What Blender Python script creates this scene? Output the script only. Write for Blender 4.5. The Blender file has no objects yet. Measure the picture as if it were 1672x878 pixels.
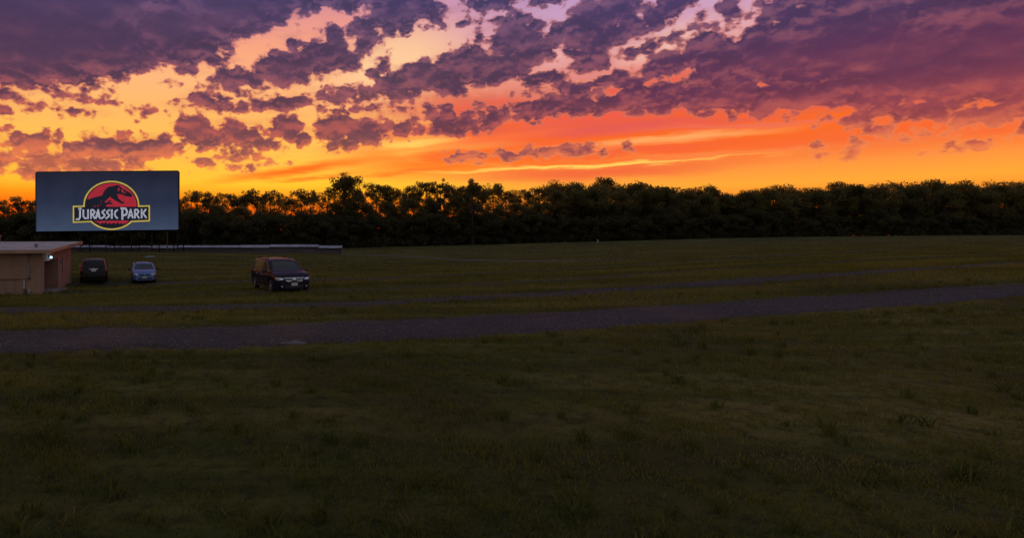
import bpy, bmesh, math, random
import numpy as np
from mathutils import Vector, Matrix
PI = math.pi
rad = math.radians
SC = bpy.context.scene
COL = SC.collection

# ------------------------------------------------------------------ camera
F = 1000.0            # focal length in photograph pixels
HZ = 385.0            # photograph row of the horizon
CX = 600.0            # photograph column straight ahead
HC = 2.5              # camera height
cam = bpy.data.cameras.new('camera')
cam_o = bpy.data.objects.new('camera', cam)
COL.objects.link(cam_o)
cam.sensor_width = 36.0
cam.lens = 36.0 * F / 1672.0
cam.shift_x = (836.0 - CX) / 1672.0
cam.shift_y = (HZ - 439.0) / 1672.0
cam.clip_start = 0.1
cam.clip_end = 5000.0
cam_o.location = (0, 0, HC)
cam_o.rotation_euler = (PI / 2, 0, 0)
SC.camera = cam_o

# ------------------------------------------------------------------ view
SC.view_settings.view_transform = 'Standard'
SC.view_settings.look = 'None'
SC.view_settings.exposure = 0.0
SC.view_settings.gamma = 1.0

# ------------------------------------------------------------------ node helper
def lin(r, g, b):
    f = lambda c: (c / 255 / 12.92) if c / 255 <= 0.04045 else ((c / 255 + 0.055) / 1.055) ** 2.4
    return (f(r), f(g), f(b), 1.0)

class NB:
    """small helper that writes node trees"""
    def __init__(s, tree):
        s.t = tree; s.n = tree.nodes; s.l = tree.links
    def put(s, sock, v):
        if isinstance(v, bpy.types.NodeSocket): s.l.new(v, sock)
        elif v is not None:
            try: sock.default_value = v
            except Exception:
                sock.default_value = tuple(v)[:len(sock.default_value)]
    def m(s, op, a, b=None, c=None, clamp=False):
        n = s.n.new('ShaderNodeMath'); n.operation = op; n.use_clamp = clamp
        s.put(n.inputs[0], a); s.put(n.inputs[1], b)
        if c is not None: s.put(n.inputs[2], c)
        return n.outputs[0]
    def v(s, op, a, b=None, c=None):
        n = s.n.new('ShaderNodeVectorMath'); n.operation = op
        s.put(n.inputs[0], a)
        if b is not None: s.put(n.inputs[3] if op == 'SCALE' else n.inputs[1], b)
        if c is not None: s.put(n.inputs[2], c)
        return n.outputs['Value'] if op in ('LENGTH', 'DOT_PRODUCT', 'DISTANCE') else n.outputs[0]
    def xyz(s, x, y, z):
        n = s.n.new('ShaderNodeCombineXYZ')
        for i, q in enumerate((x, y, z)): s.put(n.inputs[i], q)
        return n.outputs[0]
    def sep(s, a):
        n = s.n.new('ShaderNodeSeparateXYZ'); s.put(n.inputs[0], a); return n.outputs
    def mapping(s, a, loc=(0,0,0), rot=(0,0,0), sc=(1,1,1), kind='POINT'):
        n = s.n.new('ShaderNodeMapping'); n.vector_type = kind
        s.put(n.inputs[0], a); n.inputs[1].default_value = loc
        n.inputs[2].default_value = rot; n.inputs[3].default_value = sc
        return n.outputs[0]
    def noise(s, a, scale, detail=4, rough=0.5, dist=0.0, lac=2.0, dim='3D', col=False):
        n = s.n.new('ShaderNodeTexNoise'); n.noise_dimensions = dim
        s.put(n.inputs['Vector'], a); s.put(n.inputs['Scale'], scale)
        n.inputs['Detail'].default_value = detail; n.inputs['Roughness'].default_value = rough
        n.inputs['Distortion'].default_value = dist; n.inputs['Lacunarity'].default_value = lac
        return n.outputs[1] if col else n.outputs[0]
    def voro(s, a, scale, detail=0, rough=0.5, feature='F1', dim='3D', smooth=None, out='Distance'):
        n = s.n.new('ShaderNodeTexVoronoi'); n.voronoi_dimensions = dim; n.feature = feature
        s.put(n.inputs['Vector'], a); s.put(n.inputs['Scale'], scale)
        n.inputs['Detail'].default_value = detail; n.inputs['Roughness'].default_value = rough
        if smooth is not None: n.inputs['Smoothness'].default_value = smooth
        return n.outputs[out]
    def rng(s, a, f0, f1, t0=0.0, t1=1.0, kind='SMOOTHSTEP'):
        n = s.n.new('ShaderNodeMapRange'); n.interpolation_type = kind; n.clamp = True
        s.put(n.inputs[0], a)
        for i, q in enumerate((f0, f1, t0, t1)): s.put(n.inputs[i + 1], q)
        return n.outputs[0]
    def ramp(s, a, stops, kind='LINEAR'):
        n = s.n.new('ShaderNodeValToRGB'); cr = n.color_ramp; cr.interpolation = kind
        stops = sorted(stops, key=lambda q: q[0])
        while len(cr.elements) < len(stops): cr.elements.new(0.5)
        for e, (p, c) in zip(cr.elements, stops): e.position = p
        for e, (p, c) in zip(cr.elements, stops): e.color = c if len(c) == 4 else (*c, 1)
        s.put(n.inputs[0], a); return n.outputs[0]
    def mix(s, f, a, b, mode='MIX'):
        n = s.n.new('ShaderNodeMix'); n.data_type = 'RGBA'; n.blend_type = mode
        n.clamp_factor = True
        s.put(n.inputs[0], f); s.put(n.inputs[6], a); s.put(n.inputs[7], b)
        return n.outputs[2]

# ------------------------------------------------------------------ sky
SKY_BACK = 1.0
def pix(px, py):
    """photograph pixel -> (azimuth, elevation) in milliradians"""
    u = (px - CX) / F; w = (HZ - py) / F
    return 1000 * math.atan(u), 1000 * math.atan(w / math.sqrt(1 + u * u))

#         x    y   rx   ry  tilt(deg, anticlockwise)
CLOUDS = [
    # the big bank, upper left
    (60,10,250,95,6),(40,70,190,72,3),(160,60,150,62,5),(290,45,120,58,12),(380,10,150,48,12),(500,-18,140,32,8),(300,88,48,22,10),
    (25,120,70,26,3),(100,110,80,24,8),(0,25,300,110,0),
    (140,126,34,14,4),(58,134,58,11,2),(262,100,34,9,4),(310,114,26,11,0),(338,97,34,9,10),(375,93,11,7,0),(178,124,9,5,0),
    (0,155,30,8,0),
    # little ones below it
    (12,182,15,8,0),(124,163,24,7,-12),(115,180,50,5,0),(160,168,18,3,0),(185,148,11,5,-20),(255,182,15,5,0),(278,136,7,4,0),(50,181,12,3,0),(4,216,8,4,0),
    # centre left heap
    (470,112,62,30,12),(530,92,48,30,20),(440,122,40,20,0),(400,128,32,17,0),(545,62,22,24,50),(566,102,24,17,15),(365,128,22,13,0),(372,138,24,12,0),(480,70,16,12,0),
    (335,162,42,11,8),(318,172,34,6,8),(395,150,22,10,0),
    (470,168,92,12,4),(560,158,60,13,4),(405,177,68,6,3),(625,150,50,14,0),(600,178,60,6,6),
    # top centre
    (600,68,32,18,30),(645,22,58,32,8),(690,12,34,26,0),(590,48,28,18,20),(560,5,36,14,5),(720,36,10,6,0),
    (850,27,10,5,0),(755,37,15,6,10),(800,6,55,10,5),(900,0,40,8,4),(800,32,9,3,0),(790,22,7,5,0),
    # low rows
    (315,212,30,24,0),(350,226,50,19,0),(392,220,42,22,0),(468,212,30,23,0),(425,232,50,12,0),(492,225,16,14,0),
    (548,212,36,24,0),(590,216,44,22,0),(650,209,25,15,5),(560,232,34,12,0),(625,215,30,12,0),
    (180,244,80,25,4),(248,243,44,22,2),(120,262,120,18,2),(60,230,42,15,10),(90,258,110,16,2),(20,262,50,14,0),(150,266,110,18,2),(60,282,80,10,2),(30,224,20,8,0),
    (338,265,24,4,0),(401,250,24,7,0),(396,259,30,4,3),(413,270,38,5,4),(352,266,8,3,0),
    # right hand masses
    (640,138,46,20,20),(692,128,62,27,8),(748,108,52,28,10),(800,112,62,27,10),(838,62,42,32,15),(868,84,42,30,0),(605,150,44,12,10),(624,106,17,12,55),(610,122,14,10,0),
    (735,126,60,28,5),(835,108,66,22,10),(905,62,28,20,0),(785,55,14,7,20),(875,45,24,7,10),
    (970,32,50,36,0),(985,62,62,26,8),(938,66,28,24,0),(1010,14,42,24,0),(1024,48,40,24,0),(960,85,30,12,0),
    (1088,14,44,20,20),(1070,28,28,20,0),(1115,0,22,16,0),(1190,10,22,18,0),(1148,20,7,9,0),
    (965,104,42,17,12),(885,124,36,12,10),(1005,90,30,10,20),
    (1150,78,70,26,8),(1185,98,76,34,0),(1110,94,60,20,8),(1085,112,80,16,8),(1195,132,80,30,0),(1060,76,40,9,15),(1190,50,18,10,0),
    (960,138,118,11,8),(1040,130,90,12,10),
    (880,180,48,21,4),(920,168,60,19,4),(1005,164,84,18,4),(1100,158,110,22,4),(1190,158,90,26,2),(1075,148,80,14,4),
    (725,196,32,20,0),(760,204,40,15,5),(806,196,30,17,15),(694,212,18,10,0),(700,176,60,7,0),(775,184,60,7,5),
    (1150,43,62,4,6),
    (762,258,26,8,0),(784,256,16,8,0),(825,253,22,9,0),(861,250,17,9,0),(895,250,16,8,10),(925,246,16,11,10),(955,243,17,11,0),(983,243,12,8,0),(1003,242,8,5,0),(1019,241,8,5,0),(740,261,16,5,0),
    # beyond the right edge of the photograph
    (1270,88,110,56,4),(1390,70,140,76,6),(1330,152,150,34,3),(1500,100,170,76,4),(1490,176,130,20,3),(1640,80,160,96,4),(1660,180,120,24,0),(1500,222,60,7,4),(1420,212,34,7,0),(1580,234,46,6,3),(1380,250,20,5,0),(1330,240,14,5,0),(1420,-10,190,40,0),(1280,20,50,22,0),(1560,10,120,40,0),(1800,60,200,120,0),(1800,180,160,50,0),
]

def build_world():
    w = bpy.data.worlds.new('World')
    w.use_nodes = True
    t = w.node_tree; t.nodes.clear(); b = NB(t)
    tc = t.nodes.new('ShaderNodeTexCoord')
    D = b.v('NORMALIZE', tc.outputs['Generated'])
    d = b.sep(D)
    az = b.m('MULTIPLY', b.m('ARCTAN2', d[0], d[1]), 1000.0)
    el = b.m('MULTIPLY', b.m('ARCSINE', d[2]), 1000.0)
    S = b.xyz(az, el, 0.0)
    # --- clear sky: two elevation ramps (towards the sun, and off to the right)
    E = b.rng(el, -100, 700, 0, 1, 'LINEAR')
    p = lambda e: (e + 100) / 800
    sunny = b.ramp(E, [(p(-100), lin(90, 40, 16)), (p(10), lin(240, 60, 8)), (p(45), lin(255, 96, 8)), (p(64), lin(255, 150, 20)), (p(82), lin(255, 196, 46)), (p(135), lin(255, 194, 78)), (p(185), lin(255, 186, 98)), (p(240), lin(254, 184, 124)), (p(290), lin(250, 166, 128)), (p(340), lin(232, 150, 142)), (p(390), lin(200, 142, 166)), (p(540), lin(120, 108, 160)), (p(700), lin(96, 100, 150))])
    right = b.ramp(E, [(p(-100), lin(80, 36, 20)), (p(30), lin(250, 100, 20)), (p(72), lin(255, 168, 54)), (p(95), lin(255, 150, 62)), (p(118), lin(250, 108, 50)), (p(150), lin(246, 92, 52)), (p(185), lin(236, 92, 76)), (p(225), lin(228, 128, 116)), (p(275), lin(230, 168, 166)), (p(320), lin(206, 160, 192)), (p(380), lin(174, 146, 196)), (p(540), lin(110, 104, 160)), (p(700), lin(92, 98, 150))])
    side = b.rng(az, -60, 330)
    base = b.mix(side, sunny, right)
    # pale bright patch of open sky in the middle
    gl = b.v('LENGTH', b.mapping(S, (pix(640, 105)[0], pix(640, 105)[1], 0), (0, 0, rad(12)), (170, 85, 1), 'TEXTURE'))
    base = b.mix(b.rng(gl, 1.0, 0.1, 0, 0.75), base, lin(255, 212, 160))
    gl = b.v('LENGTH', b.mapping(S, (pix(1085, 72)[0], pix(1085, 72)[1], 0), (0, 0, rad(20)), (90, 26, 1), 'TEXTURE'))
    base = b.mix(b.rng(gl, 1.0, 0.2, 0, 0.5), base, lin(250, 205, 185))
    # glow where the sun went down
    gl = b.v('LENGTH', b.mapping(S, (pix(560, 340)[0], 40, 0), (0, 0, 0), (420, 70, 1), 'TEXTURE'))
    base = b.mix(b.rng(gl, 1.0, 0.0, 0, 0.75), base, b.ramp(E, [(p(30), lin(255, 84, 6)), (p(58), lin(255, 130, 14)), (p(84), lin(255, 205, 48)), (p(110), lin(255, 214, 70))]))
    # --- thin high streaks, lower right
    q = b.mapping(S, (0, 0, 0), (0, 0, rad(-4.5)), (0.0035, 0.034, 1))
    st = b.noise(q, 1.0, 6, 0.55, 0.6)
    q2 = b.mapping(S, (40, 7, 0), (0, 0, rad(-5.5)), (0.0022, 0.015, 1))
    st2 = b.noise(q2, 1.0, 3, 0.5, 0.3)
    stv = b.m('ADD', b.m('MULTIPLY', st, 0.55), b.m('MULTIPLY', st2, 0.6))
    srot = b.sep(b.mapping(S, (0, 0, 0), (0, 0, rad(-3.6)), (1, 1, 1)))[1]   # height above a line that climbs to the right
    band = b.m('MULTIPLY', b.rng(srot, 74, 112), b.rng(srot, 235, 180))
    band = b.m('MULTIPLY', band, b.rng(az, -130, 150))
    k = b.m('MULTIPLY', b.rng(stv, 0.49, 0.60), band)
    streak_col = b.mix(b.rng(srot, 100, 190), lin(252, 108, 22), lin(240, 82, 54))
    base = b.mix(b.m('MULTIPLY', k, 0.95), base, streak_col)
    kb = b.m('MULTIPLY', b.rng(stv, 0.455, 0.40), b.m('MULTIPLY', band, b.rng(az, -60, 120)))
    base = b.mix(b.m('MULTIPLY', kb, 0.55), base, lin(255, 216, 120))
    # named streaks: (x0, y0, x1, y1, half thickness, colour, strength)
    wob = b.m('MULTIPLY', b.m('SUBTRACT', b.noise(b.mapping(S, (0, 0, 0), (0, 0, 0), (0.010, 0.03, 1)), 1.0, 4, 0.55), 0.5), 16.0)
    fray = b.m('MULTIPLY', b.m('SUBTRACT', b.noise(b.mapping(S, (3, 9, 0), (0, 0, rad(-4)), (0.010, 0.16, 1)), 1.0, 6, 0.65), 0.5), 15.0)
    Sw = b.v('ADD', S, b.xyz(0.0, b.m('ADD', wob, fray), 0.0))
    for x0, y0, x1, y1, th, col, kk in [
            (310, 302, 660, 250, 11, lin(250, 104, 22), 0.95), (420, 298, 600, 282, 5, lin(250, 110, 24), 0.8), (560, 292, 760, 270, 5, lin(250, 104, 28), 0.7), (520, 265, 800, 222, 7, lin(255, 150, 55), 0.6),
            (700, 293, 1290, 262, 15, lin(243, 104, 56), 0.95), (620, 262, 1000, 228, 9, lin(250, 104, 34), 0.9),
            (700, 262, 1300, 224, 10, lin(246, 96, 55), 0.9), (760, 220, 1300, 182, 14, lin(226, 88, 82), 0.85), (680, 238, 960, 206, 10, lin(250, 110, 58), 0.8),
            (640, 282, 1320, 247, 4, lin(255, 222, 100), 0.9), (860, 242, 1340, 205, 8, lin(255, 186, 110), 0.75), (600, 243, 760, 226, 6, lin(255, 214, 100), 0.75), (900, 262, 1500, 232, 5, lin(252, 140, 70), 0.6), (780, 250, 1200, 222, 6, lin(255, 128, 66), 0.6), (1000, 214, 1500, 188, 6, lin(236, 112, 92), 0.7)]:
        a0, a1 = pix(x0, y0), pix(x1, y1)
        cx, cy = (a0[0] + a1[0]) / 2, (a0[1] + a1[1]) / 2
        ln = math.dist(a0, a1) / 2; an = math.atan2(a1[1] - a0[1], a1[0] - a0[0])
        r = b.v('LENGTH', b.mapping(Sw, (cx, cy, 0), (0, 0, an), (ln, th, 1), 'TEXTURE'))
        base = b.mix(b.rng(r, 1.15, 0.1, 0, kk), base, col)
    # --- heaped clouds
    wc = b.noise(b.mapping(S, (0, 0, 0), (0, 0, 0), (0.024, 0.034, 1)), 1.0, 5, 0.6, col=True)
    warp = b.v('MULTIPLY', b.v('SUBTRACT', wc, (0.5, 0.5, 0.5)), (20.0, 9.0, 0.0))
    Sc = b.v('ADD', S, warp)
    hi = b.noise(b.mapping(S, (300, 80, 0), (0, 0, 0), (0.0028, 0.0052, 1)), 1.0, 3, 0.5)
    gen = b.m('MULTIPLY', b.m('SUBTRACT', hi, 0.47), 260.0)
    out_of = b.m('MAXIMUM', b.rng(el, 410, 500), b.m('MAXIMUM', b.rng(az, 980, 1150), b.rng(az, -620, -760)))
    gen = b.m('SUBTRACT', gen, b.m('MULTIPLY', b.m('SUBTRACT', 1.0, out_of), 400.0))
    def group_tree(name, ins, outs):
        g = bpy.data.node_groups.new(name, 'ShaderNodeTree')
        kinds = {'v': 'NodeSocketVector', 'f': 'NodeSocketFloat', 'c': 'NodeSocketColor'}
        for n, k in ins: g.interface.new_socket(n, in_out='INPUT', socket_type=kinds[k])
        for n, k in outs: g.interface.new_socket(n, in_out='OUTPUT', socket_type=kinds[k])
        gi = g.nodes.new('NodeGroupInput'); go = g.nodes.new('NodeGroupOutput')
        return g, NB(g), gi.outputs, go.inputs
    def use_group(g, *vals):
        n = t.nodes.new('ShaderNodeGroup'); n.node_tree = g
        for sk, q in zip(n.inputs, vals): b.put(sk, q)
        return n.outputs[0]

    def form_group(lo, up):
        """signed distance into the cloud masses that reach into one sector of azimuth"""
        g, c, gi, go = group_tree('cloud_form', [('place', 'v'), ('start', 'f')], [('form', 'f')])
        acc = gi[1]
        for x, y, rx, ry, an in CLOUDS:
            a, e = pix(x, y)
            ca = math.cos(a / 1000)
            rx2, ry2 = rx * ca * ca, ry * ca
            if a + rx2 + 60 < lo or a - rx2 - 60 > up: continue
            src = c.v('MULTIPLY_ADD', acc, (0.0, 0.0, 1e-7), gi[0])      # a chain keeps the shader's stack small
            r = c.v('LENGTH', c.mapping(src, (a, e, 0), (0, 0, rad(an)), (rx2, ry2, 1), 'TEXTURE'))
            mm = min(rx2, ry2)
            acc = c.m('MAXIMUM', acc, c.m('MULTIPLY_ADD', r, -mm, mm))
        c.put(go[0], acc)
        return g

    def colour_group():
        g, c, gi, go = group_tree('cloud_colour', [('form', 'f'), ('sky', 'v'), ('place', 'v'), ('climb', 'f'), ('azimuth', 'f'), ('clear', 'c')], [('colour', 'c')])
        form, S, Sc, E, az, clear = gi[:6]
        def fluff(off):
            P = c.v('ADD', Sc, off) if off else Sc
            n1 = c.noise(c.mapping(P, (0, 0, 3.1), (0, 0, 0), (0.024, 0.040, 1)), 1.0, 9, 0.61, 0.0, 2.1)
            vo = c.voro(c.mapping(P, (0, 0, 0.7), (0, 0, 0), (0.042, 0.054, 1)), 1.0, 2.0, 0.5, 'F1', '2D')
            return c.m('ADD', c.m('MULTIPLY', c.m('SUBTRACT', n1, 0.315), 34.0), c.m('MULTIPLY', c.m('SUBTRACT', 0.50, vo), 15.0))
        f0 = fluff(None)
        f1 = fluff((1.5, -6.0, 0.0))
        dens = c.m('ADD', c.m('MINIMUM', form, 70.0), f0)
        alpha = c.rng(dens, -2.0, 4.5)
        thick = c.rng(dens, -1.0, 12.0)
        relief = c.m('SUBTRACT', f0, f1)         # >0 : the side turned down to the sun is open
        def broad(off):
            return c.noise(c.mapping(c.v('ADD', Sc, off), (0, 0, 3.1), (0, 0, 0), (0.024, 0.042, 1)), 1.0, 3, 0.5)
        slope = c.m('SUBTRACT', broad((0, 0, 0)), broad((3.0, -13.0, 0.0)))
        lit = c.m('MULTIPLY', c.rng(relief, -2.0, 11.0), c.rng(dens, 44, 4, 0.06, 1.0))
        bodyL = c.ramp(E, [(p(60), lin(214, 108, 70)), (p(100), lin(180, 92, 80)), (p(130), lin(126, 68, 80)), (p(175), lin(100, 55, 78)), (p(220), lin(76, 48, 80)), (p(290), lin(62, 47, 84)), (p(380), lin(58, 55, 98)), (p(560), lin(62, 62, 108))])
        bodyR = c.ramp(E, [(p(60), lin(220, 96, 60)), (p(130), lin(168, 74, 76)), (p(200), lin(96, 49, 80)), (p(280), lin(66, 45, 88)), (p(380), lin(70, 56, 106)), (p(560), lin(62, 62, 110))])
        edge = c.ramp(E, [(p(60), lin(255, 150, 60)), (p(110), lin(240, 124, 76)), (p(160), lin(186, 86, 80)), (p(220), lin(158, 82, 92)), (p(300), lin(128, 80, 106)), (p(380), lin(104, 80, 122)), (p(560), lin(104, 92, 140))])
        rim = c.ramp(E, [(p(60), lin(255, 160, 60)), (p(110), lin(250, 140, 76)), (p(160), lin(226, 108, 80)), (p(220), lin(224, 122, 96)), (p(300), lin(206, 124, 122)), (p(380), lin(160, 108, 138)), (p(560), lin(104, 92, 140))])
        body = c.mix(c.rng(az, 150, 560), bodyL, bodyR)
        big = c.noise(c.mapping(S, (9, 3, 0), (0, 0, 0), (0.007, 0.020, 1)), 1.0, 4, 0.55)
        body = c.mix(c.rng(big, 0.48, 0.78, 0, 0.38), body, edge)
        core = c.mix(c.m('MULTIPLY', c.rng(slope, -0.02, 0.22), c.rng(dens, 55, 10, 0.05, 0.75)), body, edge)
        core = c.mix(c.m('MULTIPLY', c.rng(slope, 0.0, -0.2, 0, 0.45), c.rng(dens, 60, 20, 0.1, 1)), core, c.mix(0.5, body, (0.020, 0.016, 0.035, 1)))
        core = c.mix(lit, core, edge)
        col = c.mix(c.rng(dens, -0.5, 7.5), rim, core)
        wisp = c.noise(c.mapping(Sc, (5, 1, 7.7), (0, 0, rad(-6)), (0.013, 0.050, 1)), 1.0, 7, 0.66)
        thin = c.rng(c.m('ADD', c.m('MAXIMUM', form, -60.0), c.m('MULTIPLY', c.m('SUBTRACT', wisp, 0.5), 90.0)), -12.0, 22.0)
        out = c.mix(c.m('MULTIPLY', thin, 0.38), clear, c.mix(0.35, rim, edge))
        out = c.mix(c.m('MULTIPLY', alpha, 0.97), out, col)
        # pink veil between the clouds, right of the middle
        vr = c.v('LENGTH', c.mapping(Sc, (pix(720, 172)[0], pix(720, 172)[1], 0), (0, 0, rad(4)), (190, 26, 1), 'TEXTURE'))
        veil = c.m('MULTIPLY', c.rng(vr, 1.1, 0.3), c.rng(f0, -12, 10))
        out = c.mix(c.m('MULTIPLY', veil, c.m('SUBTRACT', 0.7, c.m('MULTIPLY', alpha, 0.7))), out, lin(214, 100, 88))
        c.put(go[0], out)
        return g
    cloud_colour = colour_group()
    def cloudy_sky(lo, up):
        form = use_group(form_group(lo, up), Sc, gen)
        return use_group(cloud_colour, form, S, Sc, E, az, base)
    # --- the dim half of the sky behind, and the dark below the horizon
    back = b.ramp(b.rng(el, -200, 1571, 0, 1, 'LINEAR'), [(0.0, lin(50, 46, 42)), (0.12, lin(160, 142, 136)), (0.3, lin(150, 146, 156)), (1.0, lin(138, 144, 166))])
    cloudy = b.noise(D, 2.2, 4, 0.55)
    back = b.mix(b.rng(cloudy, 0.45, 0.62, 0, 0.6), back, lin(110, 108, 118))
    def shade(c):
        bg = t.nodes.new('ShaderNodeBackground'); bg.inputs[1].default_value = 1.0
        b.put(bg.inputs[0], c); return bg.outputs[0]
    def choose(f, a, c):                       # f is exactly 0 or 1, so only one side is worked out
        n = t.nodes.new('ShaderNodeMixShader'); b.put(n.inputs[0], f)
        t.links.new(a, n.inputs[1]); t.links.new(c, n.inputs[2]); return n.outputs[0]
    kback = b.m('MAXIMUM', b.rng(d[1], 0.15, -0.15), b.rng(el, 620, 1000))
    cuts = [-2000, -400, -210, -60, 90, 240, 400, 560, 2000]
    tree = None
    for lo, up in list(zip(cuts, cuts[1:]))[::-1]:
        sh = shade(b.mix(kback, cloudy_sky(lo, up), back))
        tree = sh if tree is None else choose(b.m('GREATER_THAN', az, float(up)), sh, tree)
    top = shade(b.mix(kback, cloudy_sky(5000, 6000), back))
    tree = choose(b.m('GREATER_THAN', el, 480.0), tree, top)
    tree = choose(b.m('GREATER_THAN', kback, 0.9999), tree, shade(back))
    # last faint daylight scattered high up
    nish = t.nodes.new('ShaderNodeTexSky'); nish.sky_type = 'NISHITA'; nish.sun_disc = False
    nish.sun_elevation = rad(1.2); nish.sun_rotation = rad(-2.5)
    bg2 = t.nodes.new('ShaderNodeBackground'); bg2.inputs[1].default_value = 0.004
    t.links.new(nish.outputs[0], bg2.inputs[0])
    add = t.nodes.new('ShaderNodeAddShader')
    t.links.new(tree, add.inputs[0]); t.links.new(bg2.outputs[0], add.inputs[1])
    out = t.nodes.new('ShaderNodeOutputWorld'); t.links.new(add.outputs[0], out.inputs[0])
    SC.world = w
    w.cycles.sampling_method = 'MANUAL'; w.cycles.sample_map_resolution = 512
build_world()

# ------------------------------------------------------------------ the sun, just under the tree tops
sun = bpy.data.lights.new('sun', 'SUN'); sun.energy = 4.0; sun.angle = rad(0.6); sun.color = (1.0, 0.36, 0.09)
sun_o = bpy.data.objects.new('sun', sun); COL.objects.link(sun_o)
_sd = Vector((math.sin(rad(-2.6)), math.cos(rad(-2.6)), math.tan(rad(3.3))))
sun_o.rotation_euler = _sd.to_track_quat('Z', 'Y').to_euler()

# ------------------------------------------------------------------ general helpers
def tag(o, label=None, cat=None, group=None, kind=None):
    if label: o['label'] = label
    if cat: o['category'] = cat
    if group: o['group'] = group
    if kind: o['kind'] = kind
    return o
def mesh_obj(name, verts, faces, mat=None, parent=None, smooth=False):
    me = bpy.data.meshes.new(name)
    me.from_pydata([tuple(v) for v in verts], [], faces); me.update()
    if smooth: me.shade_smooth()
    o = bpy.data.objects.new(name, me); COL.objects.link(o)
    if mat is not None: me.materials.append(mat)
    if parent is not None: o.parent = parent
    return o
def empty(name, loc=(0,0,0), rz=0.0):
    o = bpy.data.objects.new(name, None); COL.objects.link(o)
    o.location = loc; o.rotation_euler = (0, 0, rz); o.empty_display_size = 0.3
    return o
class MB:
    """collects shapes into one mesh"""
    def __init__(s): s.v = []; s.f = []
    def add(s, vs, fs):
        k = len(s.v); s.v += [tuple(q) for q in vs]; s.f += [tuple(i + k for i in f) for f in fs]
    def hexa(s, p):            # eight corners: bottom ring then top ring
        s.add(p, [(0,3,2,1),(4,5,6,7),(0,1,5,4),(1,2,6,5),(2,3,7,6),(3,0,4,7)])
    def box(s, c, d, rz=0.0):
        x, y, z = d[0]/2, d[1]/2, d[2]/2; ca, sa = math.cos(rz), math.sin(rz)
        P = []
        for zz in (-z, z):
            for a, e in ((-x,-y),(x,-y),(x,y),(-x,y)):
                P.append((c[0]+a*ca-e*sa, c[1]+a*sa+e*ca, c[2]+zz))
        s.hexa(P)
    def tube(s, pts, radii, n=8, cap=True):
        pts = [Vector(p) for p in pts]
        if not hasattr(radii, '__len__'): radii = [radii]*len(pts)
        ref = Vector((0.31, 0.17, 0.93)); rings = []
        for i, p in enumerate(pts):
            d = (pts[min(i+1, len(pts)-1)] - pts[max(i-1, 0)]).normalized()
            a = d.cross(ref if abs(d.dot(ref)) < 0.97 else Vector((1,0,0))).normalized(); e = d.cross(a)
            rings.append([p + (a*math.cos(2*PI*k/n) + e*math.sin(2*PI*k/n))*radii[i] for k in range(n)])
        vs = [q for r in rings for q in r]; fs = []
        for i in range(len(rings)-1):
            for k in range(n):
                fs.append((i*n+k, i*n+(k+1)%n, (i+1)*n+(k+1)%n, (i+1)*n+k))
        if cap: fs += [tuple(range(n))[::-1], tuple(range((len(rings)-1)*n, len(rings)*n))]
        s.add(vs, fs)
    def prism(s, poly, h0, h1, fn):   # polygon in 2D, lifted by fn(a, b, h)
        n = len(poly)
        s.add([fn(a, e, h0) for a, e in poly] + [fn(a, e, h1) for a, e in poly],
              [tuple(range(n))[::-1], tuple(range(n, 2*n))] + [(i, (i+1)%n, n+(i+1)%n, n+i) for i in range(n)])
    def build(s, name, mat=None, parent=None, smooth=False, bevel=0.0):
        o = mesh_obj(name, s.v, s.f, mat, parent, smooth)
        bm = bmesh.new(); bm.from_mesh(o.data); bmesh.ops.recalc_face_normals(bm, faces=bm.faces)
        bm.to_mesh(o.data); bm.free()
        if bevel:
            m = o.modifiers.new('bevel', 'BEVEL'); m.width = bevel; m.segments = 2; m.limit_method = 'ANGLE'
        return o

def material(name, col, rough=0.6, metal=0.0, vary=0.25, vscale=6.0, bump=0.0, bscale=40.0, spec=0.5, coat=0.0, emit=None, estr=0.0):
    m = bpy.data.materials.new(name); m.use_nodes = True
    b = NB(m.node_tree); bs = m.node_tree.nodes['Principled BSDF']
    tc = m.node_tree.nodes.new('ShaderNodeTexCoord').outputs['Object']
    n = b.noise(tc, vscale, 5, 0.6)
    c = b.mix(b.rng(n, 0.3, 0.7), tuple(q*(1-vary) for q in col[:3])+(1,), tuple(min(1, q*(1+vary)) for q in col[:3])+(1,))
    b.put(bs.inputs['Base Color'], c)
    b.put(bs.inputs['Roughness'], b.rng(n, 0.2, 0.8, max(0.02, rough*0.85), min(1, rough*1.15)))
    bs.inputs['Metallic'].default_value = metal
    bs.inputs['Specular IOR Level'].default_value = spec
    bs.inputs['Coat Weight'].default_value = coat
    if bump:
        bn = m.node_tree.nodes.new('ShaderNodeBump'); bn.inputs['Strength'].default_value = bump; bn.inputs['Distance'].default_value = 0.02
        b.put(bn.inputs['Height'], b.noise(tc, bscale, 4, 0.6)); b.put(bs.inputs['Normal'], bn.outputs[0])
    if emit:
        bs.inputs['Emission Color'].default_value = emit; bs.inputs['Emission Strength'].default_value = estr
    return m

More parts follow.
